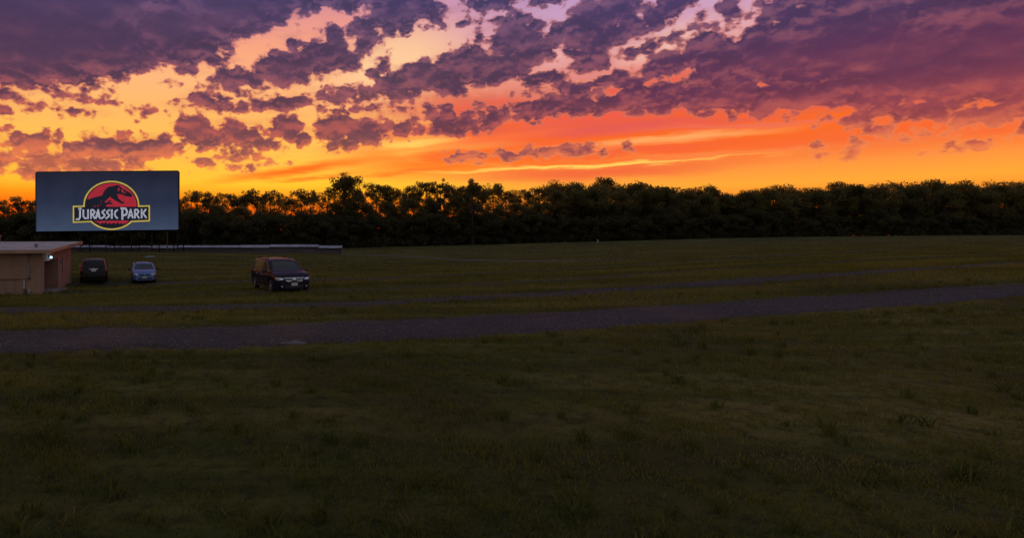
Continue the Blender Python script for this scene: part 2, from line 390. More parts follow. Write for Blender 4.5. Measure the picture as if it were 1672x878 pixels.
# ------------------------------------------------------------------ terrain
def w3(px, py, d): return ((px-CX)*d/F, d, HC-(py-HZ)*d/F)
_cp = [w3(*q) for q in [
    (0,599,11.7),(600,599,11.7),(1200,599,11.7),(0,560,14.3),(600,538,16.4),(1200,500,21.7),(450,477.5,30.7),(69,480,38),(115,460,45),(0,481,37.5),(153,467,45),(234,462.5,46),
    (300,502,24),(900,478,28),(1200,460,30),(1200,438,42),(1200,421,62),(1200,402,105),(1200,388,165),(850,397,160),(620,403,150),(558,414,113),(300,412.6,108),
    (175,412.5,105),(20,413,105),(600,440,60),(600,457,42),(600,472,32),(850,430,70),(850,446,46),(300,440,62),(1000,410,95),(300,410,135),(1450,448,30),(1450,425,48),(1500,400,100),(1560,384,170)]]
_cp += [(x, y, 0.0) for x in (-25, 0, 25) for y in (-25, 0, 6)]
_cp += [(-40,40,-1.1),(-90,105,-0.5),(-130,150,-0.3),(-300,150,-0.3),(340,160,3.0),(-300,400,0.2),(0,400,0.6),(300,400,2.0),(0,230,0.6),(150,230,2.2),(-120,230,0.2),(-300,-100,0),(300,-100,0),(0,-120,0),(120,20,0.5),(-120,20,-0.8)]
_cp = np.array(_cp, float)
def _k(r2): return 0.5*r2*np.log(r2+1e-9)
def _fit():
    n = len(_cp); X = _cp[:, :2]/50
    r2 = ((X[:, None]-X[None])**2).sum(-1)
    A = np.zeros((n+3, n+3)); A[:n, :n] = _k(r2)+np.eye(n)*0.0006
    A[:n, n] = 1; A[:n, n+1:] = X; A[n, :n] = 1; A[n+1:, :n] = X.T
    return np.linalg.solve(A, np.concatenate([_cp[:, 2], np.zeros(3)]))
_w = _fit()
def ground_np(x, y):
    x = np.clip(np.asarray(x, float), -330, 360); y = np.clip(np.asarray(y, float), -120, 420)
    P = np.stack([x, y], -1)/50; X = _cp[:, :2]/50
    out = np.empty(P.shape[:-1]); flat = P.reshape(-1, 2); o = out.reshape(-1)
    for i in range(0, len(flat), 20000):
        q = flat[i:i+20000]
        r2 = ((q[:, None]-X[None])**2).sum(-1)
        o[i:i+20000] = _k(r2)@_w[:len(X)]+_w[len(X)]+q@_w[len(X)+1:]
    return out
def ground(x, y): return float(ground_np(np.array([x]), np.array([y]))[0])
def at(px, py, dmin=3.0, dmax=200.0):
    """point of the ground seen at a photograph pixel: used only to survey the site"""
    d = np.geomspace(dmin, dmax, 500)
    x = (px-CX)*d/F; z = HC-(py-HZ)*d/F
    h = z-ground_np(x, d)
    i = int(np.argmax(h < 0)) if (h < 0).any() else len(d)-1
    if i > 0 and h[i] < 0:
        t = h[i-1]/(h[i-1]-h[i]); dd = d[i-1]+(d[i]-d[i-1])*t
    else: dd = d[i]
    X = (px-CX)*dd/F
    return Vector((X, dd, ground(X, dd)))
def spot(px, d):
    x = (px-CX)*d/F; return Vector((x, d, ground(x, d)))

def row_edges(pts):
    a = np.array(pts, float); return lambda px: np.interp(px, a[:, 0], a[:, 1])
# gravel strips: photograph rows of their far and near edges
STRIPS = [
    ('gravel_road', [(-300,541),(0,539),(200,534),(371,530.5),(620,523),(900,510),(1200,491),(1450,475),(1900,447)], [(-300,578),(0,578),(371,571),(620,559),(800,550),(971,538),(1200,521.5),(1450,503),(1900,466)], 0.30, True),
    ('gravel_strip', [(-300,504),(0,502),(297,499),(620,491),(730,485),(934,474.5),(1200,456),(1450,440),(1900,412)], [(-300,511),(0,511.5),(297,508.5),(620,498.5),(730,492),(934,482.5),(1200,466),(1450,446),(1900,416)], 0.25, True),
    ('gravel_strip', [(90,478.5),(300,478),(500,474.6),(600,471),(897,457.5),(1200,437),(1450,422),(1900,400)], [(90,480.5),(300,480),(500,477.2),(600,473.4),(897,460),(1200,439.6),(1450,424),(1900,401.5)], 0.18, False),
    ('gravel_strip', [(110,461.5),(185,462),(270,460.5),(519,455),(620,454.2),(785,445.5),(971,436.5),(1200,420.5),(1500,404)], [(110,465),(185,466),(270,464),(519,458.6),(620,457),(785,448),(971,438.5),(1200,422.3),(1500,405.5)], 0.2, False),
    ('dirt_path', [(558,413.8),(600,415.2),(690,418.5),(748,423.2),(850,425.4),(934,425.6),(1040,423.5)], [(558,415),(600,416.6),(690,420.3),(748,425.6),(850,427.2),(934,427.2),(1040,424.6)], 0.2, False),
]
def on_strip(x, y, grow=0.0):
    z = ground_np(x, y); px = CX+F*x/y; py = HZ+F*(HC-z)/y
    hit = np.zeros(len(x), bool)
    for nm, a, e, j, big in STRIPS:
        far, near = row_edges(a), row_edges(e)
        hit |= (px > a[0][0]) & (px < a[-1][0]) & (py > far(px)+grow) & (py < near(px)-grow)
    return hit

# --- field
def grass_ground():
    m = bpy.data.materials.new('short grass'); m.use_nodes = True
    b = NB(m.node_tree); bs = m.node_tree.nodes['Principled BSDF']
    P = m.node_tree.nodes.new('ShaderNodeNewGeometry').outputs['Position']
    rows = b.mapping(P, (0,0,0), (0,0,rad(-17)), (0.035, 0.42, 0.2))      # light and dark of the parking ramps put into the grass colour
    n1 = b.noise(rows, 1.0, 5, 0.6, 0.4)
    n2 = b.noise(P, 0.16, 5, 0.6)
    n3 = b.noise(P, 3.2, 6, 0.7)
    n4 = b.noise(P, 14.0, 3, 0.6)
    c = b.ramp(n1, [(0.36, (0.030,0.038,0.010)), (0.46, (0.068,0.078,0.017)), (0.54, (0.118,0.114,0.028)), (0.64, (0.170,0.140,0.042))])
    c = b.mix(b.rng(n2, 0.40, 0.66), c, (0.060,0.050,0.017,1))
    c = b.mix(b.rng(n3, 0.44, 0.66, 0, 0.75), c, (0.022,0.026,0.009,1))
    c = b.mix(b.rng(n4, 0.60, 0.76, 0, 0.5), c, (0.140,0.110,0.050,1))
    b.put(bs.inputs['Base Color'], c); bs.inputs['Roughness'].default_value = 0.95; bs.inputs['Specular IOR Level'].default_value = 0.08
    bn = m.node_tree.nodes.new('ShaderNodeBump'); bn.inputs['Strength'].default_value = 0.9; bn.inputs['Distance'].default_value = 0.10
    b.put(bn.inputs['Height'], b.m('ADD', b.noise(P, 5.0, 6, 0.75), b.m('MULTIPLY', b.noise(P, 0.9, 3, 0.6), 1.5))); b.put(bs.inputs['Normal'], bn.outputs[0])
    return m
def gravel_mat(name, c0, c1, c2):
    m = bpy.data.materials.new(name); m.use_nodes = True
    b = NB(m.node_tree); bs = m.node_tree.nodes['Principled BSDF']
    P = m.node_tree.nodes.new('ShaderNodeNewGeometry').outputs['Position']
    cell = b.voro(P, 22.0, 0, 0.5, 'F1', '3D', None, 'Color')
    g = b.sep(cell)[0]
    n = b.noise(b.mapping(P, (0,0,0), (0,0,rad(-17)), (0.25, 1.5, 1)), 1.0, 5, 0.65)
    c = b.ramp(g, [(0.0, c0), (0.6, c1), (0.93, c1), (1.0, c2)])
    c = b.mix(b.rng(n, 0.42, 0.66, 0, 0.7), c, tuple(q*0.55 for q in c0[:3])+(1,))
    c = b.mix(b.rng(b.noise(P, 0.7, 5, 0.7), 0.60, 0.74, 0, 0.6), c, (0.050,0.045,0.020,1))
    b.put(bs.inputs['Base Color'], c); bs.inputs['Roughness'].default_value = 0.8; bs.inputs['Specular IOR Level'].default_value = 0.3
    bn = m.node_tree.nodes.new('ShaderNodeBump'); bn.inputs['Strength'].default_value = 0.8; bn.inputs['Distance'].default_value = 0.03
    b.put(bn.inputs['Height'], b.voro(P, 22.0, 1, 0.5)); b.put(bs.inputs['Normal'], bn.outputs[0])
    return m
M_GRASS = grass_ground()
M_GRAVEL = gravel_mat('grey gravel', (0.012,0.016,0.017), (0.024,0.030,0.032), (0.14,0.15,0.145))
M_DIRT = gravel_mat('packed dirt', (0.07,0.066,0.06), (0.09,0.084,0.078), (0.2,0.18,0.17))

def build_field():
    ys = np.concatenate([np.linspace(-300, -20, 8), np.arange(-15, 60, 0.75), np.arange(60, 130, 1.8), np.arange(130, 260, 6), np.linspace(265, 3500, 24)])
    xs = np.concatenate([np.linspace(-3500, -150, 22), np.arange(-145, -40, 3), np.arange(-40, 60, 0.9), np.arange(60, 240, 4), np.linspace(245, 3500, 22)])
    X, Y = np.meshgrid(xs, ys); Z = ground_np(X, Y)
    V = np.stack([X, Y, Z], -1).reshape(-1, 3); nx, ny = len(xs), len(ys)
    i = np.arange((ny-1)*nx).reshape(ny-1, nx)[:, :-1].reshape(-1)
    Fc = np.stack([i, i+1, i+nx+1, i+nx], -1)
    o = mesh_obj('field', V.tolist(), Fc.tolist(), M_GRASS, None, True)
    tag(o, 'dark mown grass field sloping gently down to the movie screen', 'field', kind='structure')
build_field()
def build_strip(nm, far, near, jit, big, seed):
    rnd = np.random.default_rng(seed)
    fe, ne = row_edges(far), row_edges(near)
    n = 260 if big else 200
    px = np.linspace(far[0][0], far[-1][0], n); w = 9
    A = np.array([at(q, fe(q)) for q in px]); B = np.array([at(q, ne(q)) for q in px])
    wob = lambda: np.convolve(rnd.normal(0, 1, n+8), np.ones(3)/3, 'same')[4:-4]+np.convolve(rnd.normal(0, 2, n+30), np.ones(12)/12, 'same')[15:-15]
    dirv = (A-B)/np.linalg.norm(A-B, axis=1)[:, None]
    A = A+dirv*(wob()*jit)[:, None]; B = B+dirv*(wob()*jit)[:, None]
    t = np.linspace(0, 1, w)[None, :, None]
    G = A[:, None]*(1-t)+B[:, None]*t
    G[..., 2] = ground_np(G[..., 0], G[..., 1])+np.where((np.arange(w) == 0)|(np.arange(w) == w-1), -0.015, 0.03)[None, :]
    V = G.reshape(-1, 3).tolist()
    Fc = [(i*w+k, (i+1)*w+k, (i+1)*w+k+1, i*w+k+1) for i in range(n-1) for k in range(w-1)]
    o = mesh_obj(nm, V, Fc, M_DIRT if nm == 'dirt_path' else M_GRAVEL, None, True)
    return o
_lab = ['wide dark gravel road across the near grass', 'narrow gravel strip just beyond the wide road', 'thin gravel line passing under the front of the dark minivan',
        'thin gravel line where the two parked cars stand', 'pale dirt path leading from the end of the low fence']
for k, s in enumerate(STRIPS):
    tag(build_strip(*s, seed=k+5), _lab[k], 'path', kind='structure')

# --- blades of grass in the foreground, gravel stones
def leaf_mat(name, cols, trans=0.35, scale=0.5, fine=9.0, glow=1.0, rows=False):
    m = bpy.data.materials.new(name); m.use_nodes = True
    nt = m.node_tree; b = NB(nt); nt.nodes.clear()
    P = nt.nodes.new('ShaderNodeNewGeometry').outputs['Position']
    Q = b.mapping(P, (0,0,0), (0,0,rad(-17)), (0.16, 1.25, 0.5)) if rows else P
    n = b.m('ADD', b.m('MULTIPLY', b.noise(Q, scale, 4, 0.6), 0.6), b.m('MULTIPLY', b.noise(P, fine, 2, 0.5), 0.4))
    k = len(cols)
    c = b.ramp(n, [(0.34+0.32*i/(k-1), q) for i, q in enumerate(cols)])
    if rows:
        at_ = nt.nodes.new('ShaderNodeAttribute'); at_.attribute_name = 'dry'
        c = b.mix(b.m('MULTIPLY', at_.outputs['Fac'], 0.75), c, b.mix(n, (0.185,0.168,0.028,1), (0.30,0.24,0.058,1)))
    d = nt.nodes.new('ShaderNodeBsdfDiffuse'); b.put(d.inputs[0], c)
    t = nt.nodes.new('ShaderNodeBsdfTranslucent'); b.put(t.inputs[0], b.mix(1.0, c, (glow, glow, glow*0.8, 1), 'MULTIPLY'))
    mx = nt.nodes.new('ShaderNodeMixShader'); mx.inputs[0].default_value = trans
    nt.links.new(d.outputs[0], mx.inputs[1]); nt.links.new(t.outputs[0], mx.inputs[2])
    o = nt.nodes.new('ShaderNodeOutputMaterial'); nt.links.new(mx.outputs[0], o.inputs[0])
    return m
def raw_mesh(name, V, tri, mat):
    me = bpy.data.meshes.new(name)
    me.vertices.add(len(V)); me.vertices.foreach_set('co', V.astype(np.float32).reshape(-1))
    nf, k = tri.shape
    me.loops.add(nf*k); me.loops.foreach_set('vertex_index', tri.astype(np.int32).reshape(-1))
    me.polygons.add(nf); me.polygons.foreach_set('loop_start', np.arange(0, nf*k, k, dtype=np.int32))
    me.update(calc_edges=True); me.validate()
    me.materials.append(mat)
    o = bpy.data.objects.new(name, me); COL.objects.link(o)
    return o
def build_grass():
    r = np.random.default_rng(11)
    n = 520000
    # distances: even in area close by, thinning out further off
    yy = np.linspace(3.6, 135, 6000); dens = yy*np.where(yy < 9, (9/yy)**0.8, np.minimum(1, (9/yy)**1.6))*np.where(yy > 60, 60/yy, 1)
    cdf = np.cumsum(dens); cdf /= cdf[-1]
    y = np.interp(r.random(n), cdf, yy); x = y*(-0.70+1.86*r.random(n))
    clump = np.sin(x*1.7+np.sin(y*1.1)*2)*np.sin(y*2.3+x*0.6)+0.6*np.sin(x*5.1+y*3.7)
    ok = ~on_strip(x, y, 0.25)
    ok |= (r.random(n) < np.where(y > 22, 0.30, 0.03))
    bare = np.sin(x*0.43+1.3*np.sin(y*0.51))*np.sin(y*0.61+1.7*np.sin(x*0.37))+0.5*np.sin(x*1.9+y*1.1)*np.sin(y*2.1-x*0.8)
    ok &= r.random(n) < np.clip(0.66+0.25*clump-0.75*np.clip(bare-0.72, 0, 0.6), 0.06, 1)
    x, y, clump = x[ok], y[ok], clump[ok]; n = len(x)
    z = ground_np(x, y)-0.006
    sc = np.maximum(1, y/9)**0.72
    tuft = (np.sin(x*0.9+2*np.sin(y*0.8))*np.sin(y*1.3+np.sin(x*0.7)*1.5))
    h = (0.032+0.060*r.random(n)**1.8+0.018*clump+0.022*np.maximum(0, tuft))*np.minimum(sc, 2.6)*0.95
    h = np.maximum(h, 0.02)
    wd = (0.0035+0.004*r.random(n))*sc*1.25
    a = r.random(n)*2*PI; ln = h*(0.2+0.75*r.random(n)); la = r.random(n)*2*PI
    B = np.stack([x, y, z], -1); W = np.stack([np.cos(a)*wd, np.sin(a)*wd, 0*wd], -1)
    T = B+np.stack([np.cos(la)*ln, np.sin(la)*ln, h], -1)
    V = np.stack([B-W, B+W, T], 1).reshape(-1, 3)
    # drier, yellower grass on the low parking humps between the gravel lines and along the road's edges
    rows = CX+F*x/y, HZ+F*(HC-z)/y
    (_, f1, n1, _, _), (_, f2, n2, _, _) = STRIPS[0], STRIPS[1]
    a1, b1, a2, b2 = row_edges(f1)(rows[0]), row_edges(n1)(rows[0]), row_edges(f2)(rows[0]), row_edges(n2)(rows[0])
    hump = np.clip((rows[1]-b2)/4, 0, 1)*np.clip((a1-rows[1])/5, 0, 1)
    beyond = np.clip((a2-rows[1])/3, 0, 1)*np.clip((rows[1]-a2+16)/8, 0, 1)*0.6
    side = np.clip(1-(rows[1]-b1)/16, 0, 1)*(rows[1] > b1)*0.7
    across = y-0.30*x                                  # parking humps follow the gravel lines, about 7.5 m apart
    far = np.clip((y-29)/8, 0, 1)*np.clip(0.15+np.sin(2*PI*across/7.5+0.7*np.sin(x*0.07)), 0, 1)*0.95
    dry = np.clip(hump*0.95+beyond+side+far, 0, 1)*np.clip(0.75+0.5*np.sin(x*0.33+2*np.sin(y*0.2)), 0.2, 1)
    o = raw_mesh('grass', V, np.arange(3*n).reshape(-1, 3), leaf_mat('grass blades', [(0.044,0.056,0.012,1),(0.090,0.102,0.019,1),(0.152,0.146,0.031,1),(0.225,0.182,0.064,1)], 0.3, 0.40, 21.0, 1.3, True))
    at_ = o.data.attributes.new('dry', 'FLOAT', 'POINT'); at_.data.foreach_set('value', np.repeat(dry, 3).astype(np.float32))
    tag(o, 'short grass blades growing along the gravel road', 'grass', kind='stuff')
build_grass()
def build_weeds():
    r = np.random.default_rng(23); m = 430
    y0 = 4.5+22*r.random(m)**1.4; x0 = y0*(-0.68+1.82*r.random(m))
    ok = ~on_strip(x0, y0, -2); x0, y0 = x0[ok], y0[ok]; m = len(x0); k = 26
    x = np.repeat(x0, k)+r.normal(0, 0.05, m*k); y = np.repeat(y0, k)+r.normal(0, 0.05, m*k); n = len(x)
    big = np.repeat(0.6+0.8*r.random(m), k)
    z = ground_np(x, y)-0.006; a = r.random(n)*2*PI; la = r.random(n)*2*PI
    h = (0.06+0.10*r.random(n))*big; ln = h*(0.3+0.8*r.random(n)); wd = (0.004+0.008*r.random(n))*big
    B = np.stack([x, y, z], -1); W = np.stack([np.cos(a)*wd, np.sin(a)*wd, 0*wd], -1); T = B+np.stack([np.cos(la)*ln, np.sin(la)*ln, h], -1)
    M = (B+T)/2+np.stack([0*h, 0*h, h*0.18], -1)
    V = np.stack([B-W*0.5, B+W*0.5, M+W, M-W, M-W, M+W, T+W*0.1, T-W*0.1], 1).reshape(-1, 3)
    o = raw_mesh('weeds', V, np.arange(8*n).reshape(-1, 4), leaf_mat('weed leaves', [(0.050,0.068,0.016,1),(0.080,0.098,0.024,1),(0.165,0.145,0.050,1)], 0.3, 1.6, 6.0, 1.3))
    tag(o, 'taller weeds and coarse tufts scattered through the near grass', 'weeds', kind='stuff')
build_weeds()
def build_stones():
    r = np.random.default_rng(5); n = 60000
    y = 10+30*r.random(n)**1.3; x = y*(-0.7+1.86*r.random(n))
    ok = on_strip(x, y, 0.6); x, y = x[ok][:9000], y[ok][:9000]; n = len(x)
    s = 0.006+0.016*r.random(n)**3
    z = ground_np(x, y)+0.03+s*0.3
    octa = np.array([(1,0,0),(0,1,0),(-1,0,0),(0,-1,0),(0,0,1),(0,0,-1)], float)
    tri = np.array([(0,1,4),(1,2,4),(2,3,4),(3,0,4),(1,0,5),(2,1,5),(3,2,5),(0,3,5)])
    J = 1+0.35*r.normal(size=(n, 6, 1))
    V = octa[None]*J*s[:, None, None]*np.array([1.2,1.0,0.7])
    V += np.stack([x, y, z], -1)[:, None]
    T = (tri[None]+6*np.arange(n)[:, None, None]).reshape(-1, 3)
    o = raw_mesh('gravel', V.reshape(-1, 3), T, material('loose stones', (0.16,0.15,0.16), 0.8, vary=0.6, vscale=3.0))
    tag(o, 'loose grey stones scattered over the gravel road', 'gravel', kind='stuff')
build_stones()

# ------------------------------------------------------------------ the wood
M_BARK = material('bark', (0.055,0.042,0.032), 0.9, vary=0.4, vscale=2.0)
M_LEAF = leaf_mat('leaves', [(0.052,0.052,0.022,1),(0.078,0.070,0.028,1),(0.115,0.088,0.036,1)], 0.55, 0.30, 2.2, 3.2)
M_LEAFB = leaf_mat('dark leaves', [(0.048,0.050,0.026,1),(0.068,0.066,0.030,1),(0.095,0.080,0.036,1)], 0.35, 0.30, 2.2, 1.5)

def leaf_quads(r, centres, radii, count, size, squash=0.8):
    """leaf sprays scattered through balls of the given radii"""
    centres = np.asarray(centres); radii = np.asarray(radii)
    idx = r.choice(len(centres), count, p=radii**2/np.sum(radii**2))
    d = r.normal(size=(count, 3)); d /= np.linalg.norm(d, axis=1)[:, None]
    q = centres[idx]+d*(radii[idx]*(0.25+0.85*r.random(count)**0.6))[:, None]*np.array([1, 1, squash])
    n = r.normal(size=(count, 3)); n /= np.linalg.norm(n, axis=1)[:, None]
    a = np.cross(n, r.normal(size=(count, 3))); a /= np.linalg.norm(a, axis=1)[:, None]
    e = np.cross(n, a)
    s = size*(0.55+0.9*r.random(count))
    a *= s[:, None]; e *= (s*0.55)[:, None]
    V = np.stack([q-a, q+e*0.9-a*0.2, q+a, q-e*0.9+a*0.1], 1)
    return V.reshape(-1, 3)
def make_tree(name, seed, H, spread, base, n_limb, leaves, leaf, airy, mat):
    """unit prototype: trunk with limbs, crown of leaf sprays round the limb ends"""
    r = np.random.default_rng(seed); rr = random.Random(seed)
    root = empty(name); mb = MB()
    lean = (rr.uniform(-.4, .4), rr.uniform(-.4, .4))
    top = H*0.80
    tp = [(lean[0]*t**2+0.12*math.sin(5*t+seed), lean[1]*t**2+0.12*math.cos(4*t+seed), -0.3+(top+0.3)*t) for t in np.linspace(0, 1, 8)]
    r0 = 0.018*H
    mb.tube(tp, [r0*(1.25-1.05*t**0.8)+0.02 for t in np.linspace(0, 1, 8)], 7)
    cs, rs = [], []
    for i in range(n_limb):
        t = base+(0.98-base)*(i+rr.random()*0.7)/n_limb
        p = Vector((lean[0]*t**2, lean[1]*t**2, top*t)); an = i*2.4+rr.uniform(-.5, .5)
        f = (t-base)/(1-base)
        prof = math.sin(PI*min(1, 0.22+0.80*f))**0.8
        L = spread*prof*rr.uniform(0.65, 1.12)
        up = (0.25+0.75*f)*L*rr.uniform(0.5, 1.1)+0.3
        e = p+Vector((math.cos(an)*L, math.sin(an)*L, up))
        m = p.lerp(e, 0.5)+Vector((rr.uniform(-.2, .2), rr.uniform(-.2, .2), -0.12*L))
        rb = 0.33*r0*(1.25-t)
        mb.tube([p, m, e], [rb+0.02, rb*0.6+0.015, 0.015], 5)
        for k in range(rr.randint(2, 4)):
            s = m.lerp(e, rr.uniform(0.2, 1.0)); q = s+Vector((rr.gauss(0, .45), rr.gauss(0, .45), abs(rr.gauss(0.25, .45))))*spread*0.36
            mb.tube([s, q], [rb*0.4+0.012, 0.01], 4, False)
            cs.append(q); rs.append(spread*rr.uniform(0.13, 0.24)*(0.8 if airy else 1.25))
        cs.append(e); rs.append(spread*rr.uniform(0.16, 0.27)*(0.85 if airy else 1.3))
    for k in range(4 if airy else 7):
        cs.append(Vector((lean[0]+rr.gauss(0, .2)*spread, lean[1]+rr.gauss(0, .2)*spread, top+rr.uniform(-.05, .12)*H))); rs.append(spread*rr.uniform(.16, .30))
    mx = max(c.z+0.8*q for c, q in zip(cs, rs))
    mb.build('trunk', M_BARK, root)
    V = leaf_quads(r, [tuple(c) for c in cs], rs, leaves, leaf)
    cr = raw_mesh('crown', V, np.arange(len(V)).reshape(-1, 4), mat); cr.parent = root
    root['height'] = mx
    return root
def copy_tree(o, parent=None):
    c = o.copy(); COL.objects.link(c); c.parent = parent
    for ch in o.children: copy_tree(ch, c)
    return c

PROTO = [make_tree('leafy_tree', 101+k, 15, 4.0+0.5*(k % 3), 0.36, 16, 3300, 0.215, True, M_LEAF) for k in range(5)]
PROTO_B = [make_tree('leafy_tree', 201+k, 13, 4.6+0.5*(k % 3), 0.12, 18, 5600, 0.24, False, M_LEAF) for k in range(4)]
PROTO_C = [make_tree('bushy_tree', 301+k, 8, 3.8+0.5*(k % 2), 0.03, 15, 4200, 0.25, False, M_LEAFB) for k in range(4)]
_used = set()
def plant(proto, p, height, rz, wide, label, cat, group):
    o = proto if proto.name not in _used else copy_tree(proto)
    _used.add(proto.name); _used.add(o.name)
    s = height/proto['height']
    o.location = p; o.rotation_euler = (0, 0, rz); o.scale = (s*wide, s*wide, s)
    tag(o, label, cat, group); return o
TOPS = [(-120,320),(0,318),(30,315),(59,322),(100,318),(200,312),(291,306),(321,301),(335,305),(376,309),(404,308),(423,303),(445,304),(473,307),(505,304),(522,311),(532,320),(545,318),(556,306),
        (580,298),(613,296),(638,296),(665,295),(693,292),(720,294),(754,293),(777,295),(810,296),(838,299),(864,295),(886,294),(917,293),(937,296),(987,289),(1021,291),(1049,294),(1091,297),
        (1105,305),(1122,300),(1142,297),(1162,299),(1190,303),(1210,306),(1250,300),(1300,296),(1400,292),(1500,296),(1600,290),(1672,293),(1900,290)]
EDGE = [(-200,145),(0,143),(300,145),(560,148),(620,151),(850,160),(1000,163),(1200,166),(1450,170),(1900,172)]
top_of, edge_of = row_edges(TOPS), row_edges(EDGE)
def region(px):
    for lim, txt, g in [(58, 'left of the movie screen', 'left of the screen'),
                        (292, 'directly behind the movie screen', 'behind the screen'),
                        (534, 'between the movie screen and the bright gap', 'between the screen and the gap'),
                        (632, 'close around the base of the tallest tree', 'around the tallest tree'),
                        (752, 'in the ragged stretch right of the tallest tree', 'right of the tallest tree'),
                        (940, 'in the ragged middle left of the dense hump', 'in the middle of the wood'),
                        (1106, 'in the smooth dense hump on the right', 'in the dense hump'),
                        (1216, 'past the skyline dip beside the dense hump', 'past the dip'),
                        (9999, 'at the far right end of the wood', 'at the right end')]:
        if px < lim: return txt, g
def top_height(px, d, row):
    return HC-(row-HZ)*d/F
def build_wood():
    rr = random.Random(77)
    # tall back rows
    px = -95.0; i = 0
    while px < 1760:
        if 519 < px < 549: px = 549.5
        dense = px > 905
        d = edge_of(px)+rr.uniform(7, 15)
        p = spot(px, d)
        h = top_height(px, d, top_of(px)+rr.uniform(-2, 10) + (3 if not dense else 0))-p.z
        txt, g = region(px)
        pr = (PROTO_B if dense else PROTO)[rr.randrange(4 if dense else 5)]
        plant(pr, p, h, rr.uniform(0, 6.28), rr.uniform(0.80, 1.12), ('full crowned tree ' if dense else 'open crowned tree ')+txt, 'tree', 'tall trees '+g)
        px += rr.uniform(17, 25) if not dense else rr.uniform(22, 31); i += 1
    # middle row, a little lower and fuller
    px = -88.0
    while px < 1760:
        dense = px > 905
        d = edge_of(px)+rr.uniform(2.5, 5.5)
        p = spot(px, d)
        row = top_of(px)+(rr.uniform(25, 42) if not dense else rr.uniform(5, 18))
        if 512 < px < 550: row = rr.uniform(338, 346)
        txt, g = region(px)
        plant(PROTO_B[rr.randrange(4)], p, top_height(px, d, row)-p.z, rr.uniform(0, 6.28), rr.uniform(0.75, 0.95), 'middle height tree '+txt, 'tree', 'mid height trees '+g)
        px += rr.uniform(30, 42)
    # low bushy front row
    px = -96.0
    while px < 1760:
        d = edge_of(px)+rr.uniform(-1.0, 1.5)
        p = spot(px, d)
        row = rr.uniform(340, 356)
        txt, g = region(px)
        plant(PROTO_C[rr.randrange(4)], p, top_height(px, d, row)-p.z, rr.uniform(0, 6.28), rr.uniform(0.95, 1.25), 'low bushy front tree '+txt, 'tree', 'bushy trees '+g)
        px += rr.uniform(23, 33)
    # deep shade inside the wood
    px = -90.0
    while px < 1760:
        d = edge_of(px)+rr.uniform(9, 18)
        p = spot(px, d)
        txt, g = region(px)
        plant(PROTO_C[rr.randrange(4)], p, top_height(px, d, rr.uniform(342, 353) if px < 905 else rr.uniform(318, 335))-p.z, rr.uniform(0, 6.28), rr.uniform(0.95, 1.2), 'low bushy inner tree '+txt, 'tree', 'inner bushy trees '+g)
        px += rr.uniform(26, 36)
    # the ones that stand out
    tall = make_tree('broad_tree', 415, 17, 4.7, 0.42, 26, 7500, 0.25, False, M_LEAF)
    p = spot(562, 152); plant(tall, p, top_height(562, 152, 282)-p.z, 0.4, 0.86, 'tallest tree of the wood, its heavy rounded crown rising above all the others', 'tree', None)
    tk = make_tree('leafy_tree', 418, 16, 4.3, 0.45, 17, 4200, 0.23, True, M_LEAF)
    p = spot(771, 154); plant(tk, p, top_height(771, 154, 292)-p.z, 1.0, 0.95, 'round crowned tree with a long bare pale trunk standing in front of the wood', 'tree', None)
    tw = make_tree('sparse_tree', 424, 15, 2.6, 0.40, 12, 420, 0.26, True, M_LEAF)
    p = spot(727, 160); plant(tw, p, top_height(727, 160, 291)-p.z, 1.0, 0.9, 'thin twiggy tree with few leaves showing bare branches against the orange sky', 'tree', None)
    # scrub along the foot of the wood
    r = np.random.default_rng(9)
    px_ = r.uniform(-110, 1780, 2800); d_ = edge_of(px_)+r.uniform(-3.0, 18, 2800)
    x_ = (px_-CX)*d_/F; z_ = ground_np(x_, d_)
    C = np.stack([x_, d_, z_+r.uniform(0.2, 2.6, 2800)*np.where(d_ < edge_of(px_)+1, 0.55, 1.5)], -1)
    V = leaf_quads(r, C, r.uniform(0.7, 1.7, 2800), 130000, 0.27, 0.9)
    px_ = r.uniform(-130, 1800, 1500); d_ = edge_of(px_)+r.uniform(18, 40, 1500); x_ = (px_-CX)*d_/F
    C2 = np.stack([x_, d_, ground_np(x_, d_)+r.uniform(0.3, 4.5, 1500)], -1)  # added leaf mass deep in the wood, unseen, blocks the low sun
    V = np.concatenate([V, leaf_quads(r, C2, r.uniform(1.2, 2.4, 1500), 50000, 0.5, 0.9)])
    V[:, 2] = np.maximum(V[:, 2], ground_np(V[:, 0], V[:, 1]))
    o = raw_mesh('undergrowth', V, np.arange(len(V)).reshape(-1, 4), M_LEAFB)
    tag(o, 'dark undergrowth along the foot of the wood', 'undergrowth', kind='stuff')
build_wood()
# prototypes that were never planted are removed
for o in PROTO+PROTO_B+PROTO_C:
    if o.name not in _used:
        for c in list(o.children): bpy.data.objects.remove(c)
        bpy.data.objects.remove(o)

